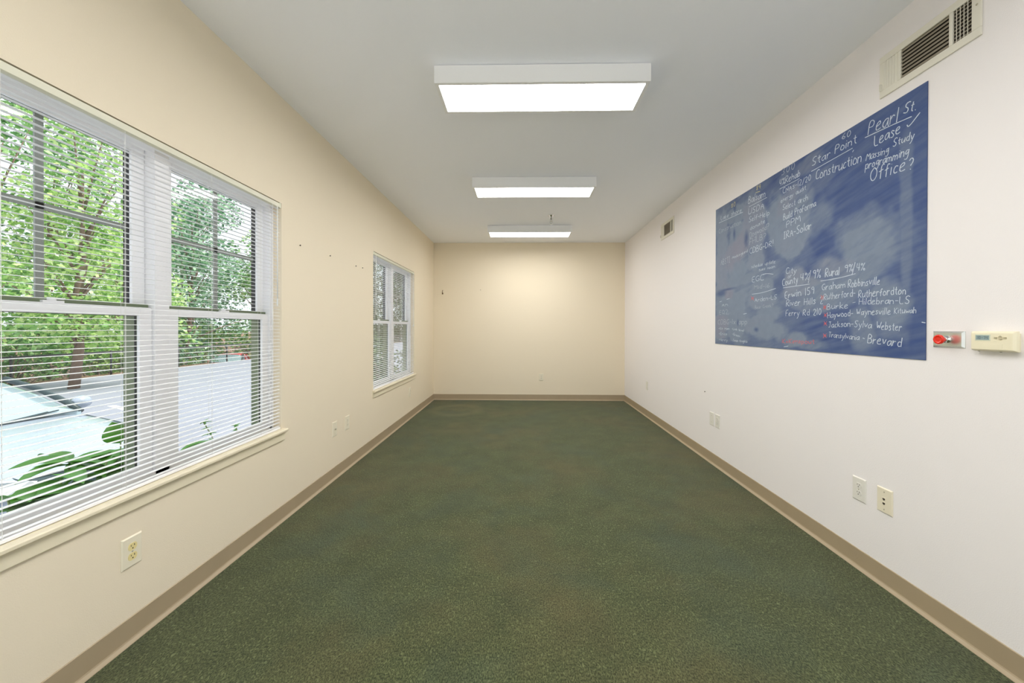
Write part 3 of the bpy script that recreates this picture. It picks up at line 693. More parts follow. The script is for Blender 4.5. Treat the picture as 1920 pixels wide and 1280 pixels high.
WORDS=[('Pearl',1.507,1.132,1.657,1.116,0.066,'w'),
('St.',1.684,1.133,1.742,1.120,0.047,'w'),
('Lease',1.541,1.054,1.670,1.053,0.054,'w'),
('Massing',1.496,1.001,1.614,0.988,0.036,'w'),
('Study',1.636,1.007,1.732,0.995,0.038,'w'),
('programming',1.493,0.958,1.707,0.933,0.041,'w'),
('Office',1.519,0.882,1.693,0.868,0.065,'w'),
('?',1.710,0.866,1.731,0.865,0.056,'w'),
('60',1.349,1.183,1.403,1.176,0.031,'w'),
('Star',1.137,1.129,1.271,1.123,0.049,'w'),
('Point',1.305,1.128,1.440,1.121,0.048,'w'),
('Construction',1.166,1.034,1.469,1.010,0.055,'w'),
('300',0.868,1.184,0.990,1.178,0.044,'g'),
('4%Rehab',0.847,1.118,1.040,1.109,0.044,'w'),
('CNAs-12/20',0.881,1.052,1.128,1.050,0.036,'w'),
('energy audit',0.863,0.998,1.089,1.006,0.029,'w'),
('Select arch',0.882,0.941,1.104,0.937,0.036,'w'),
('Build ProForma',0.889,0.871,1.169,0.877,0.043,'w'),
('PPM',0.919,0.813,1.043,0.819,0.043,'w'),
('IRA-Solar',0.893,0.743,1.135,0.751,0.047,'w'),
('84',0.591,1.181,0.643,1.178,0.036,'y'),
('Balsam',0.491,1.116,0.692,1.097,0.054,'w'),
('USDA',0.496,1.028,0.681,1.019,0.046,'w'),
('Self-Help',0.501,0.967,0.745,0.953,0.038,'w'),
('donate',0.518,0.902,0.697,0.909,0.029,'w'),
('Dogwood?',0.515,0.841,0.741,0.858,0.042,'g'),
('FHLB?',0.511,0.790,0.710,0.795,0.042,'g'),
('CDBG-DR!',0.516,0.719,0.790,0.723,0.042,'w'),
('80',0.252,1.159,0.312,1.157,0.036,'y'),
('Lake shore',0.088,1.102,0.402,1.078,0.038,'w'),
('Construction',0.055,0.994,0.394,0.984,0.038,'g'),
('ABSTI',0.092,0.700,0.236,0.704,0.052,'g'),
('Mockingbird',0.272,0.723,0.486,0.738,0.023,'w'),
('schedule update',0.537,0.603,0.810,0.596,0.025,'w'),
('tues noon',0.629,0.567,0.804,0.565,0.020,'w'),
('EGC',0.546,0.494,0.684,0.494,0.041,'w'),
('Mid-16',0.571,0.437,0.749,0.430,0.033,'g'),
('*',0.534,0.356,0.567,0.353,0.037,'r'),
('Arden-LS',0.583,0.339,0.827,0.342,0.032,'w'),
('Bear Creek?',0.583,0.285,0.791,0.291,0.024,'g'),
('City',0.915,0.504,1.010,0.496,0.039,'w'),
('or',0.936,0.473,0.968,0.472,0.028,'w'),
('County',0.884,0.427,1.026,0.435,0.047,'w'),
('4%',1.046,0.443,1.118,0.440,0.044,'w'),
('/',1.114,0.428,1.140,0.431,0.066,'w'),
('9%',1.148,0.441,1.203,0.440,0.049,'w'),
('Rural',1.242,0.440,1.339,0.438,0.047,'w'),
('9%',1.374,0.445,1.423,0.446,0.041,'w'),
('/',1.420,0.435,1.442,0.438,0.052,'w'),
('4%',1.446,0.443,1.492,0.441,0.037,'w'),
('Graham',1.219,0.364,1.378,0.364,0.038,'w'),
('Robbinsville',1.396,0.362,1.576,0.357,0.041,'w'),
('Rutherford-',1.234,0.304,1.440,0.311,0.038,'w'),
('Rutherfordton',1.459,0.301,1.702,0.298,0.039,'w'),
('Burke',1.256,0.249,1.395,0.249,0.034,'w'),
('-',1.425,0.266,1.441,0.267,0.026,'w'),
('Hildebran-LS',1.462,0.264,1.718,0.253,0.034,'w'),
('Haywood-',1.262,0.198,1.428,0.207,0.034,'w'),
('Waynesville',1.448,0.211,1.631,0.206,0.034,'w'),
('Kituwah',1.649,0.210,1.747,0.208,0.028,'w'),
('Jackson-',1.268,0.145,1.429,0.149,0.034,'w'),
('Sylva',1.436,0.147,1.533,0.141,0.034,'w'),
('Webster',1.560,0.136,1.683,0.127,0.037,'w'),
('Transylvania',1.269,0.090,1.464,0.077,0.031,'w'),
('~',1.482,0.080,1.495,0.077,0.028,'w'),
('Brevard',1.513,0.066,1.682,0.053,0.044,'w'),
('Erwin 159',0.908,0.337,1.162,0.351,0.047,'w'),
('River Hills 2',0.921,0.286,1.226,0.285,0.043,'w'),
('Ferry Rd 210',0.917,0.221,1.214,0.220,0.039,'w'),
('*',1.210,0.312,1.230,0.310,0.032,'r'),
('*',1.230,0.250,1.249,0.250,0.031,'r'),
('*',1.234,0.205,1.254,0.204,0.031,'r'),
('*',1.235,0.156,1.254,0.156,0.028,'r'),
('*',1.231,0.084,1.254,0.085,0.031,'r'),
('K+Kimspout',0.886,0.038,1.165,0.047,0.029,'r'),
('An',0.114,0.333,0.203,0.332,0.028,'w'),
('EQ2,',0.071,0.262,0.231,0.264,0.038,'g'),
('CDBG-1x app',0.047,0.176,0.487,0.171,0.043,'g'),
('-Ko Han',0.056,0.132,0.237,0.127,0.019,'w'),
('-Link level',0.271,0.129,0.443,0.113,0.018,'w'),
('-Erica',0.062,0.081,0.197,0.081,0.024,'w'),
('-Green',0.277,0.085,0.387,0.067,0.018,'w'),
('-Henry',0.063,0.026,0.206,0.026,0.026,'w'),
('-Jason Knights',0.273,0.031,0.490,0.025,0.020,'w')]
LINES=[([(1.490,1.124),(1.616,1.114),(1.722,1.102)],'w'),
([(1.702,1.075),(1.708,1.059),(1.758,1.100)],'w'),
([(1.132,1.100),(1.280,1.103),(1.418,1.105)],'w'),
([(0.850,1.097),(1.035,1.096)],'w'),
([(0.586,1.169),(0.636,1.160)],'y'),
([(0.500,1.088),(0.716,1.087)],'w'),
([(0.054,1.088),(0.421,1.072)],'w'),
([(0.547,0.402),(0.668,0.401),(0.817,0.418)],'w'),
([(0.891,0.414),(1.123,0.412)],'w'),
([(1.209,0.420),(1.339,0.420),(1.441,0.430)],'w'),
([(0.676,0.537),(0.727,0.536),(0.790,0.521)],'w'),
([(0.072,0.376),(0.108,0.380)],'w'),
([(0.190,0.390),(0.236,0.394)],'w'),
([(0.437,0.254),(0.479,0.257)],'w'),
([(0.901,0.015),(0.942,0.022)],'w'),
([(1.772,0.167),(1.787,0.164)],'w'),
([(1.418,1.084),(1.425,1.092)],'w')]

def chaikin(pts):
    if len(pts) < 3: return pts
    for _ in range(2):
        q = [pts[0]]
        for a_, b_ in zip(pts[:-1], pts[1:]):
            q.append((a_[0]*.75+b_[0]*.25, a_[1]*.75+b_[1]*.25)); q.append((a_[0]*.25+b_[0]*.75, a_[1]*.25+b_[1]*.75))
        q.append(pts[-1]); pts = q
    return pts
def ribbon(mb, pts, w):
    x = BX-0.0006; n_ = len(pts); L = []; Rr = []
    for i, (u, v) in enumerate(pts):
        a_ = pts[max(i-1, 0)]; b_ = pts[min(i+1, n_-1)]
        dx, dy = b_[0]-a_[0], b_[1]-a_[1]; l = math.hypot(dx, dy) or 1
        ww = w*0.5*rnd.uniform(0.75, 1.15)
        L.append((u-dy/l*ww, v+dx/l*ww)); Rr.append((u+dy/l*ww, v-dx/l*ww))
    vs = [(x, BY0-u, BZ0+v) for u, v in L+Rr] + [(BX, BY0-u, BZ0+v) for u, v in L+Rr]
    fs = []
    for i in range(n_-1):
        fs += [(i, i+1, n_+i+1, n_+i), (2*n_+i, 2*n_+i+1, i+1, i), (n_+i, n_+i+1, 3*n_+i+1, 3*n_+i)]
    fs += [(0, n_, 3*n_, 2*n_), (n_-1, 2*n_-1, 4*n_-1, 3*n_-1)]
    mb.add(vs, fs)
CM = {'w': mat('white_chalk', srgb(206, 216, 228), rough=0.95, noise=0.12, nscale=400), 'g': mat('faded_chalk', srgb(176, 184, 198), rough=0.95, noise=0.12, nscale=400),
      'y': mat('yellow_chalk', srgb(224, 214, 150), rough=0.95), 'r': mat('red_chalk', srgb(222, 110, 106), rough=0.95)}
CL = {'w': None, 'g': 'half wiped faint chalk writing', 'y': 'yellow chalk number', 'r': 'red chalk writing'}
for (t, u0, v0, u1, v1, h, c) in WORDS:
    adv = sum(GL[ch][0]+2.0 for ch in t)-2.0
    L = math.hypot(u1-u0, v1-v0); sx = L/adv; sy = h/10.0
    dx, dy = (u1-u0)/L, (v1-v0)/L
    cx = 0; wb = MB()
    w = min(0.0038, max(0.0020, h*0.08))
    if c == 'r': w *= 1.15
    for ch in t:
        g = GL[ch]
        if ch == ' ':
            o = wb.build('chalk_word', CM[c], board); wb = MB()
            if CL[c]: o['label'] = CL[c]
        oy = rnd.uniform(-.4, .4); sc = rnd.uniform(.93, 1.07)
        for pl in g[1]:
            pts = [tuple(float(k) for k in q.split(',')) for q in pl.split()]
            pts = [(px*sc+rnd.uniform(-.22, .22), py*sc+oy+rnd.uniform(-.3, .3)) for px, py in pts]
            pts = chaikin(pts)
            pts = [(cx+px+py*0.10*(sy/sx)*0.5, py) for px, py in pts]
            ribbon(wb, [(u0+px*sx*dx-py*sy*dy, v0+px*sx*dy+py*sy*dx) for px, py in pts], w)
        cx += g[0]+2.0
    o = wb.build('chalk_word', CM[c], board)
    if CL[c]: o['label'] = CL[c]
for pts, c in LINES:
    wb = MB(); ribbon(wb, chaikin(pts), 0.0036); o = wb.build('chalk_line', CM[c], board)

# ------------------------------------------------------------------ outside: ground
GZ = -0.70
def ground_mat(name, c0, c1, sc, rough=0.9, fine=60):
    m = mat(name, c0, rough=rough, noise=0.0, bump=0.5, bscale=fine)
    nt = m.node_tree; tc = nt.nodes.new('ShaderNodeTexCoord'); n_ = nt.nodes.new('ShaderNodeTexNoise'); n_.inputs['Scale'].default_value = sc; n_.inputs['Detail'].default_value = 8; n_.inputs['Roughness'].default_value = 0.65
    mx = nt.nodes.new('ShaderNodeMix'); mx.data_type = 'RGBA'; mx.inputs['A'].default_value = c0; mx.inputs['B'].default_value = c1
    nt.links.new(tc.outputs['Object'], n_.inputs['Vector']); nt.links.new(n_.outputs['Fac'], mx.inputs['Factor']); nt.links.new(mx.outputs['Result'], nt.nodes['Principled BSDF'].inputs['Base Color'])
    return m
M_asph = ground_mat('pale_asphalt', srgb(126, 130, 142), srgb(148, 152, 163), 1.2)
M_soil = ground_mat('leaf_litter', srgb(92, 74, 58), srgb(150, 118, 92), 2.5, fine=30)
M_mulch = ground_mat('planting_bed_soil', srgb(70, 62, 50), srgb(104, 92, 74), 6, fine=30)
M_conc = ground_mat('concrete_kerb', srgb(190, 188, 182), srgb(208, 206, 200), 4)
M_bounce = ground_mat('pale_bounce_paving', srgb(222, 222, 220), srgb(232, 232, 230), 4)
M_ext = ground_mat('exterior_siding', srgb(150, 150, 140), srgb(160, 160, 150), 3)
b = MB(); b.box(-16.6, -3.55, -18, 60, GZ-0.3, GZ); tag(b.build('parking_lot', M_asph), kind='structure')
b = MB(); b.box(-3.4, 14, -18, YF-0.13, GZ-0.3, GZ+0.30); tag(b.build('bounce_paving', M_bounce), kind='structure')  # added pale ground, bounces daylight up through the added window
b = MB(); b.box(-3.4, WO-0.02, -2.7, 60, GZ-0.3, GZ+0.08); tag(b.build('planting_bed', M_mulch), kind='structure')
b = MB(); b.box(-3.55, -3.4, -18, 60, GZ-0.3, GZ+0.12); tag(b.build('kerb', M_conc, bevel=0.02), kind='structure')
b = MB()
prof2 = [(-16.6, GZ-0.02), (-16.95, GZ-0.02), (-17.1, GZ-1.2), (-24, GZ-1.4), (-60, GZ+1.0), (-60, GZ-3), (-16.6, GZ-3)]
prof = [(-16.6, GZ-0.02), (-17.2, GZ+0.03), (-18.0, GZ-0.30), (-19.5, GZ-1.25), (-24, GZ-1.4), (-60, GZ+1.0), (-60, GZ-3), (-16.6, GZ-3)]
b.prism(prof, -18, 20, 'y'); b.prism(prof2, 20, 26.5, 'y'); b.prism(prof, 26.5, 90, 'y'); tag(b.build('wooded_slope', M_soil), kind='structure')

# parking lines
M_line = mat('white_road_paint', srgb(236, 238, 240), rough=0.8)
b = MB(); b.add([(x, y, z) for z in (GZ, GZ+0.004) for x, y in ((-10.3, 9.05), (-10.2, 9.15), (-9.1, 8.6), (-9.2, 8.5))], [(0,1,2,3),(4,5,6,7),(0,1,5,4),(1,2,6,5),(2,3,7,6),(3,0,4,7)])
tag(b.build('parking_line', M_line), 'short white painted line on the parking lot beyond the silver car', 'road marking')

# ------------------------------------------------------------------ chain link fence
M_fence = mat('dark_fence_metal', srgb(52, 54, 58), rough=0.5, metal=0.3)
FX, F0, F1, FH = -16.9, 6.0, 56.0, 0.95
r = empty('chain_link_fence', (FX, F0, GZ), 'dark chain link fence along the far edge of the parking lot', 'fence')
b = MB(); b.tube([(FX, F0, GZ+FH), (FX, F1, GZ+FH)], 0.035, 6); b.build('top_rail', M_fence, r)
y = F0
while y <= F1:
    b = MB(); b.tube([(FX, y, GZ-0.2), (FX, y, GZ+FH+0.06)], 0.035, 6); b.build('fence_post', M_fence, r); y += 3.0
b = MB(); s = 0.14; y = F0-FH
while y < F1:
    for sg in (0, 1):
        ya, yb = (y, y+FH) if sg == 0 else (y+FH, y)
        za, zb = GZ+0.02, GZ+FH
        b.tube([(FX+0.03, ya, za), (FX+0.03, yb, zb)], 0.005, 3)
    y += s
b.build('chain_link_mesh', M_fence, r)

# ------------------------------------------------------------------ foliage
def leaf_mat(name, cols):
    m = bpy.data.materials.new(name); m.use_nodes = True; nt = m.node_tree; b_ = nt.nodes['Principled BSDF']
    g = nt.nodes.new('ShaderNodeNewGeometry'); r_ = nt.nodes.new('ShaderNodeValToRGB')
    r_.color_ramp.elements[0].color = cols[0]; r_.color_ramp.elements[1].color = cols[-1]
    for i, c in enumerate(cols[1:-1]):
        e = r_.color_ramp.elements.new((i+1)/(len(cols)-1)); e.color = c
    nt.links.new(g.outputs['Random Per Island'], r_.inputs['Fac']); nt.links.new(r_.outputs['Color'], b_.inputs['Base Color'])
    b_.inputs['Roughness'].default_value = 0.45
    tr = nt.nodes.new('ShaderNodeBsdfTranslucent'); mx = nt.nodes.new('ShaderNodeMixShader'); mx.inputs[0].default_value = 0.35
    nt.links.new(r_.outputs['Color'], tr.inputs['Color'])
    nt.links.new(b_.outputs[0], mx.inputs[1]); nt.links.new(tr.outputs[0], mx.inputs[2]); nt.links.new(mx.outputs[0], nt.nodes['Material Output'].inputs[0])
    return m
M_leaf = [leaf_mat('bright_green_leaves', [srgb(92, 140, 70), srgb(140, 190, 96), srgb(190, 220, 130), srgb(226, 240, 180)]),
          leaf_mat('mid_green_leaves', [srgb(64, 112, 62), srgb(98, 150, 84), srgb(136, 184, 110), srgb(190, 222, 160)]),
          leaf_mat('blue_green_leaves', [srgb(66, 112, 84), srgb(96, 146, 108), srgb(140, 186, 140), srgb(200, 226, 196)])]
M_leaf.append(leaf_mat('deep_green_leaves', [srgb(28, 50, 30), srgb(44, 70, 42), srgb(66, 94, 52), srgb(100, 124, 76)]))
M_bark = mat('grey_brown_bark', srgb(128, 106, 92), rough=0.9, noise=0.25, nscale=12, bump=0.8, bscale=30)

def leaf_cloud(blobs, per, size, seed):
    """blobs: (x,y,z,rx,ry,rz); returns numpy verts/faces of small folded leaves"""
    R = np.random.RandomState(seed); out = []
    for (x, y, z, rx, ry, rz) in blobs:
        n_ = int(per*rx*ry*rz)+40
        d = R.normal(size=(n_, 3)); d /= np.linalg.norm(d, axis=1)[:, None]
        rad = R.uniform(0.45, 1.05, size=(n_, 1))**0.6
        out.append(d*rad*np.array([rx, ry, rz])+np.array([x, y, z]))
    P = np.concatenate(out); n_ = len(P)
    a_ = R.normal(size=(n_, 3)); a_[:, 2] *= 0.6; a_ /= np.linalg.norm(a_, axis=1)[:, None]
    t = np.cross(a_, R.normal(size=(n_, 3))); t /= np.linalg.norm(t, axis=1)[:, None]
    s = size*R.uniform(0.6, 1.35, size=(n_, 1))
    nrm = np.cross(a_, t)
    V_ = np.stack([P-a_*s*0.5, P+t*s*0.30+nrm*s*0.06, P+a_*s*0.5, P-t*s*0.30+nrm*s*0.06], 1).reshape(-1, 3)
    F_ = np.arange(n_*4).reshape(-1, 4)
    return V_, F_
def np_mesh(name, V_, F_, m, parent):
    me = bpy.data.meshes.new(name); off = np.array(world_loc(parent)) if parent is not None else 0
    me.vertices.add(len(V_)); me.vertices.foreach_set('co', (V_-off).astype(np.float32).ravel())
    me.loops.add(F_.size); me.loops.foreach_set('vertex_index', F_.ravel().astype(np.int32))
    me.polygons.add(len(F_)); me.polygons.foreach_set('loop_start', np.arange(0, F_.size, F_.shape[1], dtype=np.int32))
    me.polygons.foreach_set('loop_total', np.full(len(F_), F_.shape[1], dtype=np.int32))
    me.update(); me.materials.append(m)
    o = bpy.data.objects.new(name, me); C.objects.link(o); o.parent = parent
    return o
def tree(name, x, y, z0, h, rad, mi, seed, label, cat, group, trunk_r=0.13, clear=1.2, per=130, size=0.23, nb=16):
    R = random.Random(seed)
    r_ = empty(name, (x, y, z0), label, cat, group)
    b_ = MB(); lean = R.uniform(-.4, .4)
    top = Vector((x+lean, y+R.uniform(-.5, .5), z0+h*0.82)); base_ = Vector((x, y, z0-0.1))
    pts = [base_.lerp(top, k/5)+Vector((R.uniform(-.08, .08), R.uniform(-.08, .08), 0))*(k > 0) for k in range(6)]
    b_.tube(pts, [trunk_r*(1.15-0.18*k) for k in range(6)], 10); b_.build('trunk', M_bark, r_)
    blobs = []; br = MB()
    for k in range(nb):
        f = R.uniform(0, 1); zz = z0+clear+(h-clear)*f
        wr = rad*math.sin(PI*min(1, 0.22+0.78*f*0.9))**0.6
        an = R.uniform(0, 2*PI); rr = wr*R.uniform(.25, .85)
        c_ = Vector((x+lean*f+math.cos(an)*rr, y+math.sin(an)*rr, zz)); q = rad*R.uniform(.32, .5)
        blobs.append((c_.x, c_.y, c_.z, q, q, q*0.72))
        st = base_.lerp(top, max(0.1, min(.95, (zz-z0)/h*0.8)))
        br.tube([st, st.lerp(c_, .5)+Vector((0, 0, .1)), c_], [trunk_r*.4, trunk_r*.25, trunk_r*.1], 5)
    br.build('branches', M_bark, r_)
    V_, F_ = leaf_cloud(blobs, per, size, seed)
    np_mesh('foliage', V_, F_, M_leaf[mi], r_)
    return r_
tree('tree', -14.3, 11.6, GZ, 8.5, 2.6, 0, 5, 'slim tree standing inside the parking lot edge, its bare trunk in view', 'tree', None, trunk_r=0.12, clear=2.1, per=300, size=0.16, nb=24)
GT = 'leafy trees growing beyond the chain link fence'
row = [(-19.0, 9.5, 11, 3.2, 0), (-20.5, 14.0, 12, 3.4, 1), (-19.2, 18.0, 10, 3.0, 0), (-20.5, 22.5, 11.5, 3.4, 2), (-19.4, 27.0, 10, 3.1, 1), (-21.0, 32.0, 12, 3.6, 0),
       (-20.0, 38.0, 11, 3.6, 3), (-19.5, 44.0, 11, 3.8, 3), (-19.0, 51.0, 11, 4.0, 3), (-24.5, 12.0, 13, 3.6, 2), (-25.5, 19.5, 13, 3.8, 1), (-26, 28.0, 14, 4.2, 2), (-24, 6.0, 12, 3.6, 1), (-18.0, 57.5, 12, 4.2, 3)]
for k, (x, y, h, rd, mi) in enumerate(row):
    tree('tree', x, y, GZ-1.2, h, rd, mi, 100+k, 'leafy green tree in the dense row beyond the chain link fence', 'tree', GT, clear=1.0, per=95, size=0.24, nb=24)
GB = 'bushes along the chain link fence'
for k in range(17):
    y = 7.0+k*3.0; R = random.Random(300+k); X0 = -21.8 if 19.5 < y < 27 else -18.6
    blobs = [(X0+R.uniform(-.5, .5), y+R.uniform(-1.6, 1.6), GZ-0.1+R.uniform(0, 1.9), R.uniform(.6, .9), R.uniform(.8, 1.2), R.uniform(.5, .8)) for _ in range(9)]
    r_ = empty('bush', (X0, y, GZ-0.8), 'green bush growing low behind the chain link fence', 'bush', GB)
    b_ = MB()
    for (bx_, by_, bz_, _, _, _) in blobs: b_.tube([(X0, y, GZ-0.9), (bx_, by_, bz_)], [.03, .01], 5)
    b_.build('stems', M_bark, r_)
    V_, F_ = leaf_cloud(blobs, 210, 0.20, 400+k); np_mesh('foliage', V_, F_, M_leaf[3 if y > 36 else (k*2) % 3], r_)

for k, (x, y, hh) in enumerate(((-3.3, 9.2, 1.5), (-4.6, 11.0, 1.6), (-3.6, 12.6, 1.9), (-5.4, 14.0, 1.8))):
    R = random.Random(700+k)
    blobs = [(x+R.uniform(-.5, .5), y+R.uniform(-.7, .7), GZ+.35+R.uniform(0, hh-.5), .45, .55, .4) for _ in range(8)]
    r_ = empty('shrub', (x, y, GZ), 'dark green shrub beside the building, seen through the far window', 'bush', 'shrubs outside the far window')
    b_ = MB()
    for q in blobs: b_.tube([(x, y, GZ-0.02), q[:3]], [.03, .01], 5)
    b_.build('stems', M_bark, r_)
    V_, F_ = leaf_cloud(blobs, 900, 0.10, 800+k); np_mesh('foliage', V_, F_, M_leaf[3], r_)

# ------------------------------------------------------------------ cars
M_carglass = mat('sky_reflect_car_glass', srgb(166, 188, 196), rough=0.08, metal=0.35, spec=0.9)  # pale base colour puts the reflected sky into the glass
M_darktrim = mat('dark_car_trim', srgb(44, 62, 66), rough=0.4)
M_tyre = mat('tyre_rubber', srgb(30, 30, 32), rough=0.8)
M_alloy = mat('alloy_wheel', srgb(180, 184, 188), rough=0.3, metal=0.8)
M_lampglass = mat('headlight_glass', srgb(225, 232, 236), rough=0.1, spec=0.8)
def loft(mb, sections, smooth=True):
    n_ = len(sections[0]); vs = [p for s_ in sections for p in s_]
    fs = [(i*n_+k, i*n_+(k+1) % n_, (i+1)*n_+(k+1) % n_, (i+1)*n_+k) for i in range(len(sections)-1) for k in range(n_)]
    fs += [tuple(range(n_)), tuple((len(sections)-1)*n_+k for k in range(n_))]
    mb.add(vs, fs, smooth)
def make_car(paint):
    r_ = empty('car', (0, 0, 0))
    st = [(2.26, .50, .60, .56, .26), (2.20, .66, .68, .62, .20), (2.05, .78, .76, .70, .18), (1.75, .85, .83, .77, .18), (1.35, .885, .91, .85, .18), (0.95, .90, .97, .91, .18), (0.0, .905, .95, .90, .18),
          (-1.0, .905, .97, .92, .18), (-1.7, .89, .98, .94, .2), (-2.05, .84, .95, .90, .22), (-2.22, .74, .84, .80, .28)]
    secs = []
    for x, hw, zt, ze, zb in st:
        half = [(0, zb), (hw*.86, zb), (hw*.98, zb+.1), (hw, (zb+ze)*.52), (hw*.985, ze-.10), (hw*.93, ze-.02), (hw*.80, ze+(zt-ze)*.55), (hw*.45, zt-.006), (0, zt)]
        secs.append([(x, y_, z_) for y_, z_ in half]+[(x, -y_, z_) for y_, z_ in half[-2:0:-1]])
    b_ = MB(); loft(b_, secs); o_ = b_.build('body', paint, r_, local=True)
    sd = o_.modifiers.new('smooth', 'SUBSURF'); sd.levels = 1; sd.render_levels = 1
    # greenhouse: glass volume, then roof and pillars over it
    gh = [(0.98, .80, .945), (0.80, .78, 1.05), (0.50, .745, 1.20), (0.18, .68, 1.345), (-0.15, .655, 1.385), (-0.8, .65, 1.385), (-1.25, .66, 1.30), (-1.75, .74, .97)]
    def arc(x, hw, zt, k=1.0):
        hw *= k; zb = .86
        return [(x, hw*1.08 if zt > 1.0 else hw, zb), (x, hw*1.0, zt-.06 if zt > 1.0 else zt-.01), (x, hw*.7, zt), (x, 0, zt+.015), (x, -hw*.7, zt), (x, -hw*1.0, zt-.06 if zt > 1.0 else zt-.01), (x, -(hw*1.08 if zt > 1.0 else hw), zb)]
    b_ = MB(); loft(b_, [arc(*g) for g in gh], False); b_.build('glazing', M_carglass, r_, local=True)
    b_ = MB()
    roof = [(0.16, .685, 1.345), (-0.15, .67, 1.402), (-0.8, .665, 1.402), (-1.27, .675, 1.305)]
    loft(b_, [[(x, hw, zt-.06), (x, hw*.75, zt), (x, 0, zt+.014), (x, -hw*.75, zt), (x, -hw, zt-.06), (x, -hw*.6, zt-.045), (x, hw*.6, zt-.045)] for x, hw, zt in roof]); b_.build('roof', paint, r_, local=True)
    for s_ in (-1, 1):
        b_ = MB(); b_.tube([(.98, s_*.80, .93), (.82, s_*.795, 1.03), (.50, s_*.765, 1.20), (.16, s_*.70, 1.335)], .032, 6); b_.build('windscreen_pillar', M_darktrim, r_, local=True)
        b_ = MB(); b_.tube([(-1.25, s_*.69, 1.26), (-1.78, s_*.78, .94)], .05, 6); b_.tube([(-.45, s_*.70, 1.34), (-.5, s_*.80, .90)], .03, 6); b_.build('side_pillar', paint, r_, local=True)
        b_ = MB(); b_.lathe((.72, s_*1.02, 1.0), [(.03, -.10), (.075, -.07), (.085, 0), (.07, .06), (.03, .09)], axis=(0, 1, 0), seg=14); b_.tube([(.72, s_*.86, .93), (.72, s_*.96, .96)], .02, 6); b_.build('wing_mirror', paint, r_, local=True)
        b_ = MB(); b_.add([(2.235, s_*.46, .60), (2.235, s_*.60, .66), (2.12, s_*.745, .69), (1.98, s_*.80, .70), (2.0, s_*.805, .60), (2.16, s_*.72, .56), (2.26, s_*.48, .53),
                           (2.10, s_*.46, .60), (2.10, s_*.60, .66), (2.0, s_*.70, .69), (1.9, s_*.76, .70), (1.9, s_*.76, .60), (2.0, s_*.70, .56), (2.1, s_*.48, .53)],
                          [(0,1,2,3,4,5,6), (7,8,9,10,11,12,13)]+[(i, (i+1) % 7, 7+(i+1) % 7, 7+i) for i in range(7)]); b_.build('headlight', M_lampglass, r_, local=True)
        for x in (1.38, -1.38):
            b_ = MB(); b_.lathe((x, s_*.80, .32), [(.20, -.11), (.31, -.10), (.325, -.05), (.325, .05), (.31, .10), (.20, .115)], axis=(0, s_, 0), seg=28); w_ = b_.build('wheel', M_tyre, r_, local=True)
            b_ = MB(); b_.lathe((x, s_*.80, .32), [(.205, .10), (.205, .122), (.06, .112), (.05, .125)], axis=(0, s_, 0), seg=28); b_.build('hub_cap', M_alloy, w_, local=True)
    b_ = MB(); b_.prism([(2.285, .44), (2.285, .54), (2.235, .64), (2.15, .665), (2.10, .44)], -.56, .56, 'y'); b_.build('grille', M_darktrim, r_, local=True)
    b_ = MB(); b_.prism([(2.29, .30), (2.30, .40), (2.24, .42), (2.16, .42), (2.16, .28)], -.55, .55, 'y'); b_.build('lower_intake', M_darktrim, r_, local=True)
    b_ = MB(); b_.prism([(1.03, .95), (1.0, .965), (.95, .96), (.95, .93)], -.76, .76, 'y')
    for s_ in (-1, 1): b_.tube([(1.02, s_*.05, .955), (.95, s_*.05+.55, .985)], .008, 5)
    b_.build('cowl_and_wipers', M_darktrim, r_, local=True)
    b_ = MB()
    for s_ in (-1, 1): b_.tube([(2.16, s_*.60, .655), (1.7, s_*.66, .815), (1.1, s_*.73, .905)], .006, 4)
    b_.tube([(2.17, -.60, .655), (2.235, -.3, .655), (2.245, 0, .655), (2.235, .3, .655), (2.17, .60, .655)], .007, 4)
    b_.build('bonnet_seam', M_darktrim, r_, local=True)
    return r_
silver = mat('silver_white_paint', srgb(160, 172, 188), rough=0.25, metal=0.15, spec=0.7, coat=0.6)
redp = mat('red_car_paint', srgb(196, 44, 40), rough=0.3, coat=0.6)
c1 = make_car(silver); c1.location = (-6.38, 3.66, GZ)
tag(c1, 'silver white car parked nose towards the near window', 'car')
c2 = make_car(redp); c2.location = (-18.9, 23.7, GZ-1.14); c2.rotation_euler = (0, 0, math.radians(-62))
tag(c2, 'small red car parked far away at the lot edge', 'car')

# ------------------------------------------------------------------ broad-leaved plants below the near window
M_bleaf = mat('broad_green_leaf', srgb(92, 160, 52), rough=0.4, noise=0.2, nscale=14)
M_stem = mat('pale_green_stem', srgb(150, 170, 110), rough=0.6)
def broad_leaf(mb, tip_from, direction, length, width, droop, roll=0.0):
    d = Vector(direction).normalized(); side = d.cross(Vector((0, 0, 1))).normalized(); side = (Matrix.Rotation(roll, 3, d) @ side)
    upv = side.cross(d); n_ = 8; L_ = []; Cc = []; Rr = []
    for k in range(n_+1):
        t = k/n_; w_ = width*0.5*math.sin(PI*min(1, t**0.75))**0.85*(1-.15*t)+0.001
        p = Vector(tip_from)+d*length*t-Vector((0, 0, droop*t*t))
        L_.append(p+side*w_+upv*w_*.35); Cc.append(p); Rr.append(p-side*w_+upv*w_*.35)
    th = upv*-0.0015; m_ = n_+1
    top = L_+Cc+Rr; vs = top+[q+th for q in top]; fs = []
    for k in range(n_):
        for a_, c_ in ((0, m_), (m_, 2*m_)):
            fs.append((a_+k, a_+k+1, c_+k+1, c_+k)); fs.append((3*m_+c_+k, 3*m_+c_+k+1, 3*m_+a_+k+1, 3*m_+a_+k))
        fs.append((k, 3*m_+k, 3*m_+k+1, k+1)); fs.append((2*m_+k, 2*m_+k+1, 5*m_+k+1, 5*m_+k))
    mb.add(vs, fs, True)
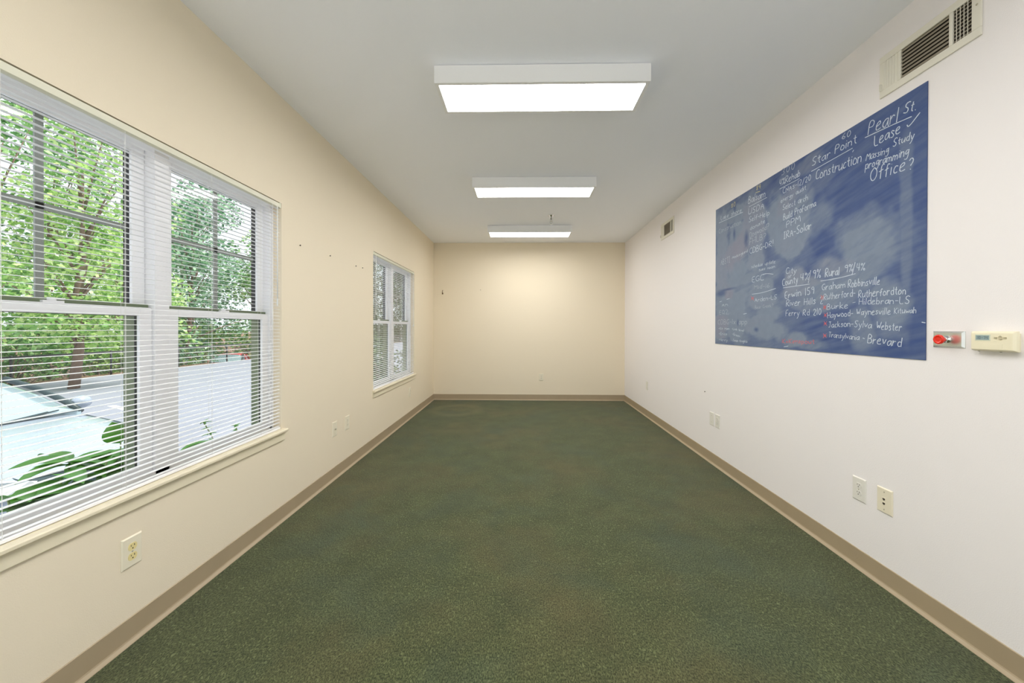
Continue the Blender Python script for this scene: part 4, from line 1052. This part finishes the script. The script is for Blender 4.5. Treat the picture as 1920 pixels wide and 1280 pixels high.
def plant(name, base_, heads, label, seed, leafn=(5, 7), ll=(.18, .28)):
    R = random.Random(seed); r_ = empty(name, base_, label, 'plant')
    b_ = MB()
    for hd in heads:
        m1 = (Vector(base_)*.5+Vector(hd)*.5)+Vector((R.uniform(-.03, .03), R.uniform(-.03, .03), .05)); b_.tube([base_, m1, hd], [.010, .008, .004], 6)
    b_.build('stems', M_stem, r_)
    for hd in heads:
        k = R.randint(*leafn)
        for i in range(k):
            an = 2*PI*i/k+R.uniform(-.4, .4); up_ = R.uniform(.05, .55)
            mb = MB(); l_ = R.uniform(*ll)
            off = Vector((0, 0, -R.uniform(0, .16)))
            broad_leaf(mb, Vector(hd)+off, (math.cos(an), math.sin(an), up_), l_, l_*R.uniform(.34, .44), l_*.3, R.uniform(-.3, .3))
            mb.build('leaf', M_bleaf, r_)
    return r_
BZ = GZ+0.08
plant('broad_leaf_plant', (-2.10, 1.62, BZ), [(-2.08, 1.60, .50), (-2.18, 1.72, .56), (-2.12, 1.86, .57), (-2.24, 1.58, .50), (-2.3, 1.85, .58), (-2.05, 1.42, .42)], 'bushy plant with broad pointed leaves behind the lower left pane of the near window', 3, (7, 9), (.20, .30))
r_ = plant('broad_leaf_plant', (-2.22, 2.05, BZ), [(-2.20, 1.98, .56), (-2.2, 2.12, .53), (-2.16, 2.3, .47)], 'leafy plant with one upright rounded leaf, behind the mullion of the near window', 9, (5, 7), (.16, .24))
mb = MB(); broad_leaf(mb, (-2.185, 1.985, .625), (-.05, -.30, 1), .13, .115, .0, 1.2); mb.build('leaf', M_bleaf, r_)
mb = MB(); mb.tube([(-2.2, 2.0, .45), (-2.19, 1.99, .55), (-2.185, 1.985, .63)], .003, 5); mb.build('leaf_stalk', M_stem, r_)
def sprig(pos_list, label):
    b0 = (pos_list[0][0], pos_list[0][1], BZ); r_ = empty('weed', b0, label, 'plant')
    b_ = MB(); b_.tube([b0]+pos_list, [.006]+[.004]*len(pos_list), 5); b_.build('stem', M_stem, r_)
    mb = MB(); R = random.Random(int(pos_list[-1][1]*100))
    for p in pos_list:
        for i in range(6):
            an = 2*PI*i/6+R.uniform(-.5, .5); broad_leaf(mb, p, (math.cos(an), math.sin(an), R.uniform(-.2, .6)), R.uniform(.025, .05), .014, .008)
    mb.build('leaves', M_bleaf, r_)
sprig([(-2.24, 2.66, .44), (-2.22, 2.61, .50), (-2.2, 2.56, .55), (-2.2, 2.53, .60)], 'slender weed with small tufted leaves, seen through the right lower pane')
sprig([(-2.2, 2.84, .40), (-2.2, 2.83, .46), (-2.2, 2.82, .50)], 'short weed at the sill near the right edge of the near window')
